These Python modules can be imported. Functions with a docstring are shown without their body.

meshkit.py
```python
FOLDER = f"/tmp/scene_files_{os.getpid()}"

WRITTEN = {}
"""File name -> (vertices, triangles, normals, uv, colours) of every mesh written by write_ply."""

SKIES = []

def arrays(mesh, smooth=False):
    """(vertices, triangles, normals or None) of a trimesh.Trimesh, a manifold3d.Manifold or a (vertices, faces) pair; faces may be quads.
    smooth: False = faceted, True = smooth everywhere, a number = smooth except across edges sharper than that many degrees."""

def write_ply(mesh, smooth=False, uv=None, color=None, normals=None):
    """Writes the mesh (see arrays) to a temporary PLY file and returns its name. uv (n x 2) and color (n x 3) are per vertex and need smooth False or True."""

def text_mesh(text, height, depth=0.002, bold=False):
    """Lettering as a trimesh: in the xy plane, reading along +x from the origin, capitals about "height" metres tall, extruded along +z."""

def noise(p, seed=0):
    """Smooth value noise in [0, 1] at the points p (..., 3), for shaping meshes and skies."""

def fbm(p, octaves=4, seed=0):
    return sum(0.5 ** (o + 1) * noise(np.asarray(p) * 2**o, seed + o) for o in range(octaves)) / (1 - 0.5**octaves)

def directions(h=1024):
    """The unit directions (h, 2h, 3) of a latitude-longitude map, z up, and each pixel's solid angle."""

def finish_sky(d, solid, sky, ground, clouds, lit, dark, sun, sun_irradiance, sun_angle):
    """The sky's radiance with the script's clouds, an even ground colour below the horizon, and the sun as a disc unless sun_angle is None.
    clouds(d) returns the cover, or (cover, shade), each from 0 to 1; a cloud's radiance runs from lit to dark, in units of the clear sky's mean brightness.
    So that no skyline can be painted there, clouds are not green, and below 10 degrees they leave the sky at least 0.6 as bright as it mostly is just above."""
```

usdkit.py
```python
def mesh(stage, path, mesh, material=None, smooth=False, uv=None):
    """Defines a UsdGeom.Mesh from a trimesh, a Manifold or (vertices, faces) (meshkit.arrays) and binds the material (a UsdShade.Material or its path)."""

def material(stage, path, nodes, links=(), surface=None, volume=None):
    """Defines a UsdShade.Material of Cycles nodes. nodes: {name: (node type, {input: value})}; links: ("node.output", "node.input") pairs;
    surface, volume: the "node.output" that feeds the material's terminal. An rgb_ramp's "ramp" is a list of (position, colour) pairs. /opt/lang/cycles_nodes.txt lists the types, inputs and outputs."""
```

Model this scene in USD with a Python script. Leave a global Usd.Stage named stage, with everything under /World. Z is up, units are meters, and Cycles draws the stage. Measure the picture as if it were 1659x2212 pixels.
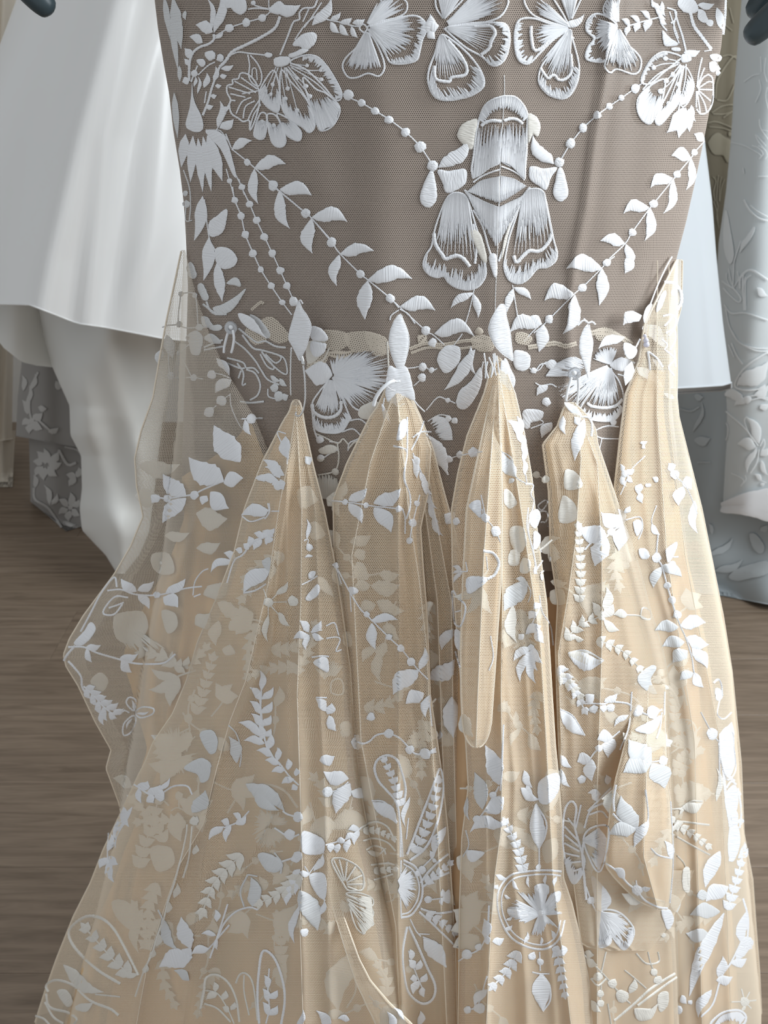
import math, re
import numpy as np, trimesh, manifold3d as m3, usdkit
from meshkit import noise, fbm
from pxr import Usd, UsdGeom, UsdLux, Gf, Sdf

stage = Usd.Stage.CreateInMemory()
UsdGeom.SetStageUpAxis(stage, UsdGeom.Tokens.z); UsdGeom.SetStageMetersPerUnit(stage, 1.0)
UsdGeom.Xform.Define(stage, '/World'); UsdGeom.Scope.Define(stage, '/World/Looks')

# ---------------------------------------------------------------- camera
F, PITCH, CAMH = 1900.0, math.radians(27.0), 1.20
CP, SP = math.cos(PITCH), math.sin(PITCH)
cam = UsdGeom.Camera.Define(stage, '/World/camera')
cam.CreateHorizontalApertureAttr(36.0); cam.CreateVerticalApertureAttr(48.0)
cam.CreateFocalLengthAttr(36.0 * F / 1659); cam.CreateClippingRangeAttr(Gf.Vec2f(0.02, 50))
cam.CreateFStopAttr(20.0); cam.CreateFocusDistanceAttr(0.70)
cam.AddTranslateOp().Set((0, 0, CAMH)); cam.AddRotateXOp().Set(90.0 - math.degrees(PITCH))
cam.CreateExposureAttr(-0.40)

# ---------------------------------------------------------------- light: a tall window on the right, a paler one behind the camera, soft sky
def rect(name, pos, target, w, h, power, col):
    l = UsdLux.RectLight.Define(stage, '/World/' + name)
    l.CreateWidthAttr(w); l.CreateHeightAttr(h); l.CreateIntensityAttr(power); l.CreateColorAttr(Gf.Vec3f(*col))
    z = -(np.array(target, float) - pos); z /= np.linalg.norm(z)
    x = np.cross((0, 0, 1.0), z); x /= np.linalg.norm(x); y = np.cross(z, x)
    l.AddTransformOp().Set(Gf.Matrix4d(*x, 0, *y, 0, *z, 0, *map(float, pos), 1))
rect('window_daylight', (1.62, 0.45, 1.85), (0.0, 0.9, 0.80), 1.1, 1.6, 11.3, (0.90, 0.96, 1.0))
dome = UsdLux.DomeLight.Define(stage, '/World/sky_light')
dome.CreateIntensityAttr(0.24); dome.CreateColorAttr(Gf.Vec3f(0.93, 0.97, 1.0))

# ---------------------------------------------------------------- helpers
rng = np.random.default_rng(7)
def ray(px, py):
    u, v = (np.asarray(px, float) - 829.5) / F, (1106 - np.asarray(py, float)) / F
    return u, CP + v * SP, -SP + v * CP
def P3(px, py, Y):                                    # the point seen at a place of the frame, at distance Y into the room
    a, b, c = ray(px, py); t = Y / b
    return np.stack([a * t, b * t, CAMH + c * t], -1)
used = {}
def path(parent, name):
    base = '/World' if parent is None else str(parent.GetPath())
    k = used.get((base, name), 0); used[(base, name)] = k + 1
    return f'{base}/{name}' + (f'_{k:03d}' if k else '')
def custom(p, **kw):
    for k, v in kw.items():
        if v: p.SetCustomDataByKey(k, v)
    return p
def thing(name, label, cat, loc=(0, 0, 0), group=None):
    x = UsdGeom.Xform.Define(stage, path(None, name)); x.AddTranslateOp().Set(tuple(map(float, loc)))
    return custom(x.GetPrim(), label=label, category=cat, group=group)
def part_node(name, parent, label=None):
    return custom(UsdGeom.Xform.Define(stage, path(parent, name)).GetPrim(), label=label)
ORI = {}
def origin(prim):
    p = str(prim.GetPath())
    if p not in ORI:
        ORI[p] = np.array(UsdGeom.Xformable(prim).ComputeLocalToWorldTransform(0).ExtractTranslation())
    return ORI[p]
def obj(name, mesh, mat, parent=None, smooth=False, uv=None, **kw):
    if isinstance(mesh, trimesh.Trimesh): mesh = (mesh.vertices, mesh.faces)
    if hasattr(mesh, 'to_mesh'):
        q = mesh.to_mesh(); mesh = (q.vert_properties[:, :3], q.tri_verts)
    v = np.asarray(mesh[0], float)
    if parent is not None: v = v - origin(parent)
    p = usdkit.mesh(stage, path(parent, name), (v, np.asarray(mesh[1])), M[mat], smooth, uv).GetPrim()
    return custom(p, **kw)
def grid_faces(n, m, closed=False):
    i, j = np.meshgrid(np.arange(n - 1), np.arange(m if closed else m - 1), indexing='ij'); k = (j + 1) % m
    return np.stack([i * m + j, i * m + k, (i + 1) * m + k, (i + 1) * m + j], -1).reshape(-1, 4)
def curve(pts, step=None, n=None, closed=False):      # Catmull-Rom through the points, evenly resampled
    p = np.asarray(pts, float)
    if len(p) == 2 and not closed:
        q = p
    else:
        e = np.vstack([p[-1:], p, p[:2]]) if closed else np.vstack([2 * p[0] - p[1], p, 2 * p[-1] - p[-2]])
        t = np.linspace(0, 1, 9)[:-1, None]; out = []
        for a, b, c, d in zip(e[:-3], e[1:-2], e[2:-1], e[3:]):
            out.append(.5 * (2 * b + (c - a) * t + (2 * a - 5 * b + 4 * c - d) * t**2 + (3 * b - a - 3 * c + d) * t**3))
        q = np.vstack(out + [p[:1] if closed else p[-1:]])
    s = np.r_[0, np.cumsum(np.linalg.norm(np.diff(q, axis=0), axis=1))]
    k = n or max(2, int(round(s[-1] / step)) + 1)
    w = np.linspace(0, s[-1], k)
    return np.stack([np.interp(w, s, q[:, i]) for i in range(p.shape[1])], -1)
def sstep(x, a, b):
    t = np.clip((x - a) / (b - a), 0, 1); return t * t * (3 - 2 * t)
def tube3(pts, r, n=8, closed=False):                 # round wire along 3D points
    p = np.asarray(pts, float); k = len(p)
    t = np.gradient(p, axis=0); t /= np.linalg.norm(t, axis=1, keepdims=True) + 1e-12
    ref = np.array([0, 1.0, 0]) if abs(t[:, 1]).mean() < .8 else np.array([1.0, 0, 0])
    a = np.cross(t, ref); a /= np.linalg.norm(a, axis=1, keepdims=True); b = np.cross(t, a)
    an = np.arange(n) * 2 * math.pi / n; r = np.broadcast_to(r, k)[:, None, None]
    v = p[:, None] + r * (np.cos(an)[None, :, None] * a[:, None] + np.sin(an)[None, :, None] * b[:, None])
    v = v.reshape(-1, 3); f = grid_faces(k, n, True); f = np.vstack([f[:, [0, 1, 2]], f[:, [0, 2, 3]]])
    v = np.vstack([v, p[:1], p[-1:]]); i = np.arange(n); j = (i + 1) % n
    f = np.vstack([f, np.stack([np.full(n, k * n), j, i], 1), np.stack([np.full(n, k * n + 1), (k - 1) * n + i, (k - 1) * n + j], 1)])
    return v, f
def joined(parts):
    v, f, n = [], [], 0
    for a, b in parts:
        b = np.asarray(b)
        if b.shape[1] == 4: b = np.vstack([b[:, [0, 1, 2]], b[:, [0, 2, 3]]])
        v.append(a); f.append(b + n); n += len(a)
    return np.vstack(v), np.vstack(f)

# ---------------------------------------------------------------- materials
M = {}
def mat(name, nodes, links=(), surface='p.BSDF'):
    M[name] = usdkit.material(stage, '/World/Looks/' + name, nodes, links, surface)
def thread(name, col, rough=.5, str_=.5):             # satin-stitched thread: fine irregular ridges along the stitches (uv.x counts threads)
    mat(name, {'t': ('texture_coordinate', {}), 'mp': ('mapping', {'scale': (1.35, .22, 0)}), 'nz': ('noise_texture', {'dimensions': '2D', 'scale': 1.0, 'detail': 1.0}),
               'b': ('bump', {'strength': str_, 'distance': .0009}), 'p': ('principled_bsdf', {'base_color': col, 'roughness': rough, 'specular_ior_level': .4})},
        [('t.UV', 'mp.vector'), ('mp.vector', 'nz.vector'), ('nz.fac', 'b.height'), ('b.normal', 'p.normal')])
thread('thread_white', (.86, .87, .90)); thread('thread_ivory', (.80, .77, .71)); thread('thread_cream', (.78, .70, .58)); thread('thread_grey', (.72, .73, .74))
def tulle(name, col, pitch, tau, soft=.35, edge=.9, edge_at=.55):
    """Hexagonal net: uv in metres. Holes where three crossed cosines add up; seen edge-on the threads close up."""
    k = 2 * math.pi / (pitch * .866)
    n = {'t': ('texture_coordinate', {}), 's': ('separate_xyz', {}), 'x': ('math', {'math_type': 'multiply', 'value2': k}),
         'y': ('math', {'math_type': 'multiply', 'value2': k * .866}), 'h': ('math', {'math_type': 'multiply', 'value2': k * .5}),
         'p1': ('math', {'math_type': 'add'}), 'p2': ('math', {'math_type': 'subtract'}), 'c0': ('math', {'math_type': 'cosine'}),
         'c1': ('math', {'math_type': 'cosine'}), 'c2': ('math', {'math_type': 'cosine'}), 'a1': ('math', {'math_type': 'add'}), 'a2': ('math', {'math_type': 'add'}),
         'm': ('map_range', {'range_type': 'smoothstep', 'from_min': tau - soft, 'from_max': tau + soft, 'to_min': 1.0, 'to_max': 0.0, 'clamp': True}),
         'w': ('layer_weight', {'blend': .5}), 'e': ('map_range', {'from_min': edge_at, 'from_max': 1.0, 'to_min': 0.0, 'to_max': edge, 'clamp': True}),
         'mx': ('math', {'math_type': 'maximum'}), 'tr': ('transparent_bsdf', {}), 'd': ('diffuse_bsdf', {'color': col}), 'out': ('mix_closure', {})}
    mat(name, n, [('t.UV', 's.vector'), ('s.y', 'x.value1'), ('s.x', 'y.value1'), ('s.y', 'h.value1'), ('x.value', 'c0.value1'),
                  ('y.value', 'p1.value1'), ('h.value', 'p1.value2'), ('y.value', 'p2.value1'), ('h.value', 'p2.value2'), ('p1.value', 'c1.value1'), ('p2.value', 'c2.value1'),
                  ('c0.value', 'a1.value1'), ('c1.value', 'a1.value2'), ('a1.value', 'a2.value1'), ('c2.value', 'a2.value2'), ('a2.value', 'm.value'),
                  ('w.facing', 'e.value'), ('m.result', 'mx.value1'), ('e.result', 'mx.value2'),
                  ('mx.value', 'out.fac'), ('tr.BSDF', 'out.closure1'), ('d.BSDF', 'out.closure2')], 'out.closure')
tulle('tulle_taupe', (.47, .395, .34), .00140, .15, 1.15, .9, .9)
tulle('tulle_ivory', (.87, .745, .585), .0015, -.2, .9, .9, .70)
mat('tulle_fold', {'p': ('principled_bsdf', {'base_color': (.90, .80, .66), 'roughness': .6, 'specular_ior_level': .3})})
tulle('lace_trim', (.66, .59, .50), 1.2, 1.5, .9)
tulle('tulle_sheer', (.80, .72, .61), .0016, -.75, .9, .8, .55)
def cloth(name, col, rough=.6, bump=.0, scale=400., sheen=.1, spec=.5, trans=0.0):
    n = {'t': ('texture_coordinate', {}), 'nz': ('noise_texture', {'scale': scale, 'detail': 2.0}), 'b': ('bump', {'strength': bump, 'distance': .001}),
         'p': ('principled_bsdf', {'base_color': col, 'roughness': rough, 'sheen_weight': sheen, 'specular_ior_level': spec})}
    l = [('t.object', 'nz.vector'), ('nz.fac', 'b.height'), ('b.normal', 'p.normal')]
    if trans:
        n |= {'l': ('translucent_bsdf', {'color': col}), 'mx': ('mix_closure', {'fac': trans})}
        mat(name, n, l + [('p.BSDF', 'mx.closure1'), ('l.BSDF', 'mx.closure2')], 'mx.closure')
    else: mat(name, n, l)
cloth('nude_satin', (.21, .165, .135), .33, .05, 300, .1, .7)
cloth('champagne_lining', (.68, .46, .27), .6, .05, 300, .1, .3)
mat('inner_cloth', {'g': ('geometry', {}), 'mp': ('mapping', {'scale': (26, 26, 5)}), 'n': ('noise_texture', {'scale': 1.0, 'detail': 3.0}), 'e': ('map_range', {'from_min': .35, 'from_max': .68, 'to_min': .38, 'to_max': .9, 'clamp': True}),
    'tr': ('transparent_bsdf', {}), 'd': ('diffuse_bsdf', {'color': (.88, .63, .365)}), 'out': ('mix_closure', {})},
    [('g.position', 'mp.vector'), ('mp.vector', 'n.vector'), ('n.fac', 'e.value'), ('e.result', 'out.fac'), ('tr.BSDF', 'out.closure1'), ('d.BSDF', 'out.closure2')], 'out.closure')
cloth('white_satin', (.74, .735, .725), .30, .04, 500, .2, .6)
cloth('cool_satin', (.53, .56, .585), .36, .04, 500, .2, .6)
cloth('ivory_organza', (.86, .86, .83), .5, .05, 500, .2, .5, .15)
cloth('cream_cloth', (.70, .63, .53), .6, .05, 400)
cloth('tan_lace_cloth', (.20, .17, .115), .7, .1, 200)
cloth('grey_lace_cloth', (.24, .225, .21), .7, .1, 200)
cloth('grey_organza', (.36, .40, .42), .5, .05, 300)
cloth('floral_organza', (.68, .72, .73), .5, .05, 300)
cloth('lace_white', (.74, .73, .70), .7, .1, 600)
cloth('lace_dim', (.42, .405, .385), .7, .1, 600)
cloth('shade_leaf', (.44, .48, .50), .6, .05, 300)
cloth('tan_thread', (.31, .275, .20), .7, .1, 600)
cloth('organza_cord', (.86, .89, .90), .5, .1, 600)
cloth('white_ribbon', (.90, .92, .95), .3, .0, 300)
cloth('wall_paint', (.62, .60, .57), .8, .02, 60)
mat('clear_button', {'p': ('principled_bsdf', {'base_color': (.85, .87, .9), 'roughness': .15, 'transmission_weight': .5, 'ior': 1.45})})
mat('pearl_bead', {'p': ('principled_bsdf', {'base_color': (.75, .74, .85), 'roughness': .15, 'coat_weight': .6})})
mat('pin_steel', {'p': ('principled_bsdf', {'base_color': (.72, .72, .72), 'metallic': 1.0, 'roughness': .22})})
mat('slate_paint', {'t': ('texture_coordinate', {}), 'n': ('noise_texture', {'scale': 60.0}), 'b': ('bump', {'strength': .03, 'distance': .002}),
    'p': ('principled_bsdf', {'base_color': (.035, .055, .065), 'roughness': .38})}, [('t.object', 'n.vector'), ('n.fac', 'b.height'), ('b.normal', 'p.normal')])
for i, (a, b) in enumerate([((.150, .108, .074), (.285, .215, .155)), ((.142, .102, .070), (.275, .206, .148)), ((.158, .114, .079), (.295, .224, .163))]):
    mat(f'oak_laminate_{i}', {'g': ('geometry', {}), 'mp': ('mapping', {'scale': (1.6, 22, 22), 'location': (i * 3.7, i * 1.3, 0)}), 'n': ('noise_texture', {'scale': 3.0, 'detail': 8.0, 'roughness': .62, 'distortion': .7}),
        'mk': ('mapping', {'scale': (2.2, 7, 7), 'location': (i * 2.1, 0, 0)}), 'k': ('voronoi_texture', {'scale': 1.6}), 'kr': ('rgb_ramp', {'ramp': [(0, (.45, .42, .4)), (.10, (1, 1, 1)), (1, (1, 1, 1))]}),
        'r': ('rgb_ramp', {'ramp': [(.28, a), (.5, tuple((np.array(a) + b) / 2)), (.72, b)]}), 'mu': ('mix', {'mix_type': 'multiply', 'fac': .7}), 'bp': ('bump', {'strength': .15, 'distance': .001}), 'p': ('principled_bsdf', {'roughness': .48})},
        [('g.position', 'mp.vector'), ('mp.vector', 'n.vector'), ('g.position', 'mk.vector'), ('mk.vector', 'k.vector'), ('k.distance', 'kr.fac'), ('n.fac', 'r.fac'), ('r.color', 'mu.color1'), ('kr.color', 'mu.color2'), ('mu.color', 'p.base_color'), ('n.fac', 'bp.height'), ('bp.normal', 'p.normal')])
# ---------------------------------------------------------------- setting: floor of planks, wall behind
fl = custom(UsdGeom.Xform.Define(stage, path(None, 'floor')).GetPrim(), kind='structure')
obj('subfloor', trimesh.creation.box(bounds=[(-2.6, -.6, -.03), (2.6, 3.3, -.012)]), 'oak_laminate_0', fl)
prng = np.random.default_rng(3)
for r in range(19):
    y0 = -.5 + r * .193; x = -2.5 - prng.random() * 1.1
    while x < 2.5:
        x1 = x + 1.28; a, b = max(x, -2.5), min(x1, 2.5)
        if b - a > .05:
            lo, hi = np.array([a + .0002, y0 + .0002]), np.array([b - .0002, y0 + .1928]); e = .0009
            v = np.array([(lo[0], lo[1], -.012), (hi[0], lo[1], -.012), (hi[0], hi[1], -.012), (lo[0], hi[1], -.012), (lo[0], lo[1], -e * .7), (hi[0], lo[1], -e * .7), (hi[0], hi[1], -e * .7), (lo[0], hi[1], -e * .7),
                          (lo[0] + e, lo[1] + e, 0), (hi[0] - e, lo[1] + e, 0), (hi[0] - e, hi[1] - e, 0), (lo[0] + e, hi[1] - e, 0)])
            f = [(8, 9, 10, 11)] + [(k + i, k + (i + 1) % 4, k + 4 + (i + 1) % 4, k + 4 + i) for k in (0, 4) for i in range(4)]
            obj('plank', (v, np.array(f)), f'oak_laminate_{int(prng.integers(3))}', fl)
        x = x1
obj('wall_back', trimesh.creation.box(bounds=[(-2.6, 3.1, 0), (2.6, 3.2, 2.8)]), 'wall_paint', None, kind='structure')

# ---------------------------------------------------------------- the gown: where its surfaces lie
YAX = .80
def tab(s):
    a = np.array([float(x) for x in s.split()]).reshape(-1, 2); return lambda y: np.interp(y, a[:, 0], a[:, 1])
BL = tab('-260 322 -100 328 0 334 60 341 140 354 200 365 280 374 365 388 440 397 500 401 620 406 760 402 900 396 1050 392 1200 402 1350 396 1500 368 1700 332 1900 292 2100 250 2350 200')
BR = tab('-260 1582 -100 1576 0 1567 100 1558 200 1540 300 1521 400 1500 480 1482 560 1461 640 1449 720 1440 860 1450 1000 1464 1200 1486 1400 1502 1600 1520 1900 1556 2350 1596')
SL = tab('-260 322 0 334 200 365 440 397 560 396 900 384 1200 352 1500 300 1800 252 2212 150 2350 120')
SR = tab('-260 1582 0 1567 200 1540 400 1500 560 1463 850 1466 1000 1490 1200 1535 1450 1580 1800 1606 2212 1646 2350 1650')
DEP = tab('-260 .13 0 .135 450 .145 900 .15 1300 .175 1800 .21 2350 .235')
def base_Y(px, py):
    l, r = SL(py), SR(py); t = (px - (l + r) / 2) / ((r - l) / 2)
    return YAX - DEP(py) * np.sqrt(np.clip(1 - t * t, 0, 1))
def gau(x, c, w): return np.exp(-((x - c) / w) ** 2)
r_hi = tab('-100 1330 160 1309 300 1286 450 1266 560 1242 680 1230 900 1215')
r_l1 = tab('-100 770 100 790 300 812 450 800 600 812 900 820')
r_l2 = tab('-100 640 300 655 420 690 600 705 900 700')
r_c = tab('-100 1075 500 1072 900 1062')
r_r2 = tab('-100 1440 300 1415 500 1395 640 1375 900 1350')
def wrinkle(px, py):
    w = 1.25 * (.0040 * gau(px, r_hi(py), 10) + .0042 * gau(px, r_l1(py), 60) + .0034 * gau(px, r_l2(py), 55) + .002 * gau(px, r_c(py), 22) + .004 * gau(px, r_r2(py), 40) + .0028 * gau(px, r_r2(py) - 75, 34))
    return w + .002 * (fbm(np.stack([px / 90, py / 420, 0 * px], -1), 2, 5) - .5) + .0012 * np.sin(px / 34 + py / 260)
def body_Y(px, py):
    l, r = BL(py), BR(py); t = (px - (l + r) / 2) / ((r - l) / 2)
    return YAX - DEP(py) * np.sqrt(np.clip(1 - t * t, 0, 1)) * .97
def bod_Y(px, py): return body_Y(px, py) - .0042 - .88 * wrinkle(px, py)

def uv_of(v, n, m):                                   # metres along the cloth
    g = v.reshape(n, m, 3)
    du = np.linalg.norm(np.diff(g, axis=1), axis=2); u = np.concatenate([np.zeros((n, 1)), np.cumsum(du, 1)], 1)
    u = u - u[:, m // 2:m // 2 + 1]
    dv = np.linalg.norm(np.diff(g, axis=0), axis=2); w = np.concatenate([np.zeros((1, m)), np.cumsum(dv, 0)], 0)
    w = np.repeat(w[:, m // 2:m // 2 + 1], m, 1)
    return np.stack([u, w], -1).reshape(-1, 2)
def ring_sheet(L, R, yfun, rows, na=150, back=.96, full=True):   # front by yfun, closed round the back
    a = np.linspace(-math.pi / 2, math.pi / 2, na)
    y = np.repeat(rows[:, None], na, 1); l, r = L(rows)[:, None], R(rows)[:, None]
    px = (l + r) / 2 + (r - l) / 2 * np.sin(a)[None]
    front = P3(px, y, yfun(px, y))
    if not full: return front.reshape(-1, 3), grid_faces(len(rows), na), uv_of(front.reshape(-1, 3), len(rows), na)
    ab = np.linspace(math.pi / 2, -math.pi / 2, 50)[1:-1]
    yb = np.repeat(rows[:, None], len(ab), 1); pb = (l + r) / 2 + (r - l) / 2 * np.sin(ab)[None] * back
    rear = P3(pb, yb, YAX + DEP(yb) * np.cos(ab)[None] * .9)
    v = np.concatenate([front, rear], 1); m = na + len(ab)
    return v.reshape(-1, 3), grid_faces(len(rows), m, True), uv_of(v.reshape(-1, 3), len(rows), m)

dress = thing('wedding_dress', 'ivory lace mermaid wedding dress with bustled champagne tulle train, in the middle of the photo', 'wedding dress', (0, .75, 0))
rows = np.arange(-250, 1300, 14.)
v, f, uv = ring_sheet(BL, BR, lambda x, y: body_Y(x, y) - wrinkle(x, y), rows)
obj('bodice_lining', (v, f), 'nude_satin', dress, True, label='nude taupe satin lining under the net of the bodice')
rows = np.arange(-250, 1240, 14.)
v, f, uv = ring_sheet(BL, BR, bod_Y, rows, full=False)
obj('bodice_net', (v, f), 'tulle_taupe', dress, True, uv, label='fine taupe honeycomb net stretched over the bodice')
# champagne lining of the skirt, fluted
def flute(px, py, k=1.0): return k * (.010 * np.sin(px / 41 + .0011 * py + 1.3 * np.sin(px / 170)) + .006 * np.sin(px / 19 + 2 + py * .002)) * sstep(py, 950, 1500)
def line_Y(px, py): return body_Y(px, py) + .012 - flute(px, py) - .026 * sstep(py, 1130, 1400)
rows = np.arange(1000, 2360, 14.)
v, f, uv = ring_sheet(BL, BR, line_Y, rows, 220)
obj('skirt_lining', (v, f), 'champagne_lining', dress, True, label='warm champagne lining seen through the skirt net')
def mid_Y(px, py): return line_Y(px, py) - .003
# ---------------------------------------------------------------- bustled drapes
class Drape:
    def __init__(s, left, right, y0, y1, off, bulge, crests=(), npl=5, seed=1, mat='tulle_ivory', ret=(.16, .16), g0=.010, label=None, tip=None, ref=base_Y, tuck=0.0):
        s.L, s.R, s.y0, s.y1, s.off, s.bulge, s.mat, s.ret, s.g0, s.label, s.tip, s.ref, s.tuck = tab(left), tab(right), y0, y1, off, bulge, mat, ret, g0, label, tip, ref, tuck
        s.cr = [(tab(c[0]), c[1], c[2]) for c in crests]
        q = np.random.default_rng(seed)
        s.pl = [(u + q.uniform(-.04, .04), q.uniform(.04, .10), q.uniform(.018, .055)) for u in np.linspace(.1, .9, npl)] if npl else []
    def has(s, px, py): return s.y0 + 4 <= py <= s.y1 and s.L(py) - 4 <= px <= s.R(py) + 4
    def Y(s, px, py):
        l, r = s.L(py), s.R(py); u = np.clip((px - l) / np.maximum(r - l, 1), 0, 1); W = (r - l) * .00037
        g = sstep(py, s.y0, s.y0 + 220)
        z = s.g0 + (s.off - s.g0) * g + s.bulge * W * np.sqrt(np.clip(1 - (2 * u - 1) ** 2, 0, 1))
        for c, w, h in s.pl: z = z + h * W * (.35 + .65 * g) * np.exp(-np.abs((u - c) / w) ** 1.8)
        for c, w, h in s.cr: z = z + h * np.exp(-(np.sqrt(((px - c(py)) / w) ** 2 + .03) - .17)) * g
        if s.tuck: z = z - s.tuck * sstep(py, s.y1 - 140, s.y1)
        z = z + .0022 * (fbm(np.stack([px / 55, py / 210, 0 * px + s.off * 90], -1), 3, 11) - .5)
        return np.maximum(s.ref(px, py), .40) - z
    def mesh(s):
        rows = np.r_[np.arange(s.y0, s.y1, 9.), s.y1]
        wmax = max(s.R(rows) - s.L(rows)); nc = int(np.clip(wmax / 3.6, 30, 110))
        u = .5 - .5 * np.cos(np.linspace(0, math.pi, nc)); u = .55 * u + .45 * np.linspace(0, 1, nc)
        y = np.repeat(rows[:, None], nc, 1); l, r = s.L(rows)[:, None], s.R(rows)[:, None]
        px = l + (r - l) * u[None]; Y = s.Y(px, y)
        cols = [(px, Y)]; W = (r - l)
        for side in (0, 1):
            k = s.ret[side]
            if not k: continue
            t = np.linspace(0, 1, 8)[1:][None]; e = l if side == 0 else r; sg = 1 if side == 0 else -1
            pr = e + sg * W * k * t ** 1.6 * (.8 + .2 * np.sin(rows / 130.))[:, None]
            Ye = Y[:, :1] if side == 0 else Y[:, -1:]
            Yr = Ye + np.minimum(W * .00037 * .16, .014) * np.sqrt(t) + .002
            if side == 0: cols.insert(0, (pr[:, ::-1], Yr[:, ::-1]))
            else: cols.append((pr, Yr))
        px = np.concatenate([c[0] for c in cols], 1); Y = np.concatenate([c[1] for c in cols], 1)
        v = P3(px, np.repeat(rows[:, None], px.shape[1], 1), Y)
        return v.reshape(-1, 3), grid_faces(len(rows), px.shape[1]), uv_of(v.reshape(-1, 3), len(rows), px.shape[1])

DR = {}
# side puffs, left (sheer, pulled out) and right
DR['puff'] = Drape('540 392 620 375 690 360 760 347 860 330 930 305 990 291 1050 295 1115 309 1180 282 1240 247 1330 180 1380 150 1415 137 1440 143 1480 168 1560 206 1620 240 1660 229 1735 257 1760 262',
                   '540 400 640 424 720 452 800 488 900 550 1000 590 1200 560 1400 520 1600 480 1760 400', 540, 1760, .008, .10, npl=6, seed=4, mat='tulle_sheer', ret=(.2, 0), g0=.006)
DR['side'] = Drape('560 1462 700 1392 780 1380 850 1352 940 1340 1050 1328 1200 1335 1400 1400 1600 1430 1800 1440 2000 1440 2212 1460 2350 1470',
                   '560 1474 620 1473 660 1472 700 1462 780 1463 860 1462 900 1466 1000 1491 1100 1516 1200 1536 1330 1562 1450 1581 1550 1591 1650 1601 1800 1607 1900 1626 2000 1633 2100 1641 2350 1652', 560, 2350, .010, .16,
                   crests=[('900 1420 1200 1440 1600 1500 2350 1520', 14, .010), ('900 1445 1200 1480 1600 1555 2350 1585', 12, .008)], npl=4, seed=5, ret=(.25, .09))
# main drapes, hung from the loops
DR['pin'] = Drape('862 636 872 630 888 626 910 612 1000 566 1100 528 1193 506 1271 476 1301 464 1386 427 1470 403 1542 373 1603 331 1648 313 1672 300 1774 252 1835 223 1907 195 1980 158 2070 122 2140 97 2350 30',
                  '862 643 872 649 888 653 920 658 1000 675 1100 700 1200 720 1300 736 1450 757 1500 760 1600 768 1700 778 1800 796 1900 822 1990 845 2100 868 2350 900', 862, 2350, .022, .14,
                  crests=[('885 640 1000 622 1090 604 1211 586 1259 580 1362 556 1470 531 1557 497 1660 468 1780 440 1871 386 1943 361 2070 321 2350 270', 16, .014),
                          ('885 640 1100 652 1300 650 1500 642 1700 648 1874 653 2000 648 2212 655 2350 660', 13, .010), ('885 645 1100 680 1300 688 1500 690 1700 700 1900 705 2350 720', 9, .006),
                          ('885 640 1211 600 1400 585 1636 473 1773 446 1943 428 2124 404 2350 380', 9, .007), ('1700 620 1954 491 2113 444 2350 400', 8, .006)], npl=6, seed=2, ret=(.10, .09), g0=.014)
DR['second'] = Drape('806 850 825 840 880 815 900 800 1000 750 1080 720 1200 722 1300 740 1400 752 1500 758 1650 762 1800 790 1900 815 2000 826 2350 850',
                     '806 858 825 868 850 880 900 905 970 930 1060 925 1140 908 1230 914 1300 920 1400 925 1500 929 1607 945 1695 957 1793 967 1956 978 2053 984 2350 990', 806, 2350, .018, .16,
                     crests=[('835 855 950 868 1100 882 1250 905 1400 922 1500 926 1700 940 2212 965', 10, .008), ('835 855 1000 800 1200 760 1400 770 1600 780 2000 855 2350 870', 12, .009), ('1600 860 1728 856 1858 857 1988 861 2150 869 2350 872', 12, .012)],
                     npl=5, seed=8, ret=(.12, .14), g0=.014)
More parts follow.
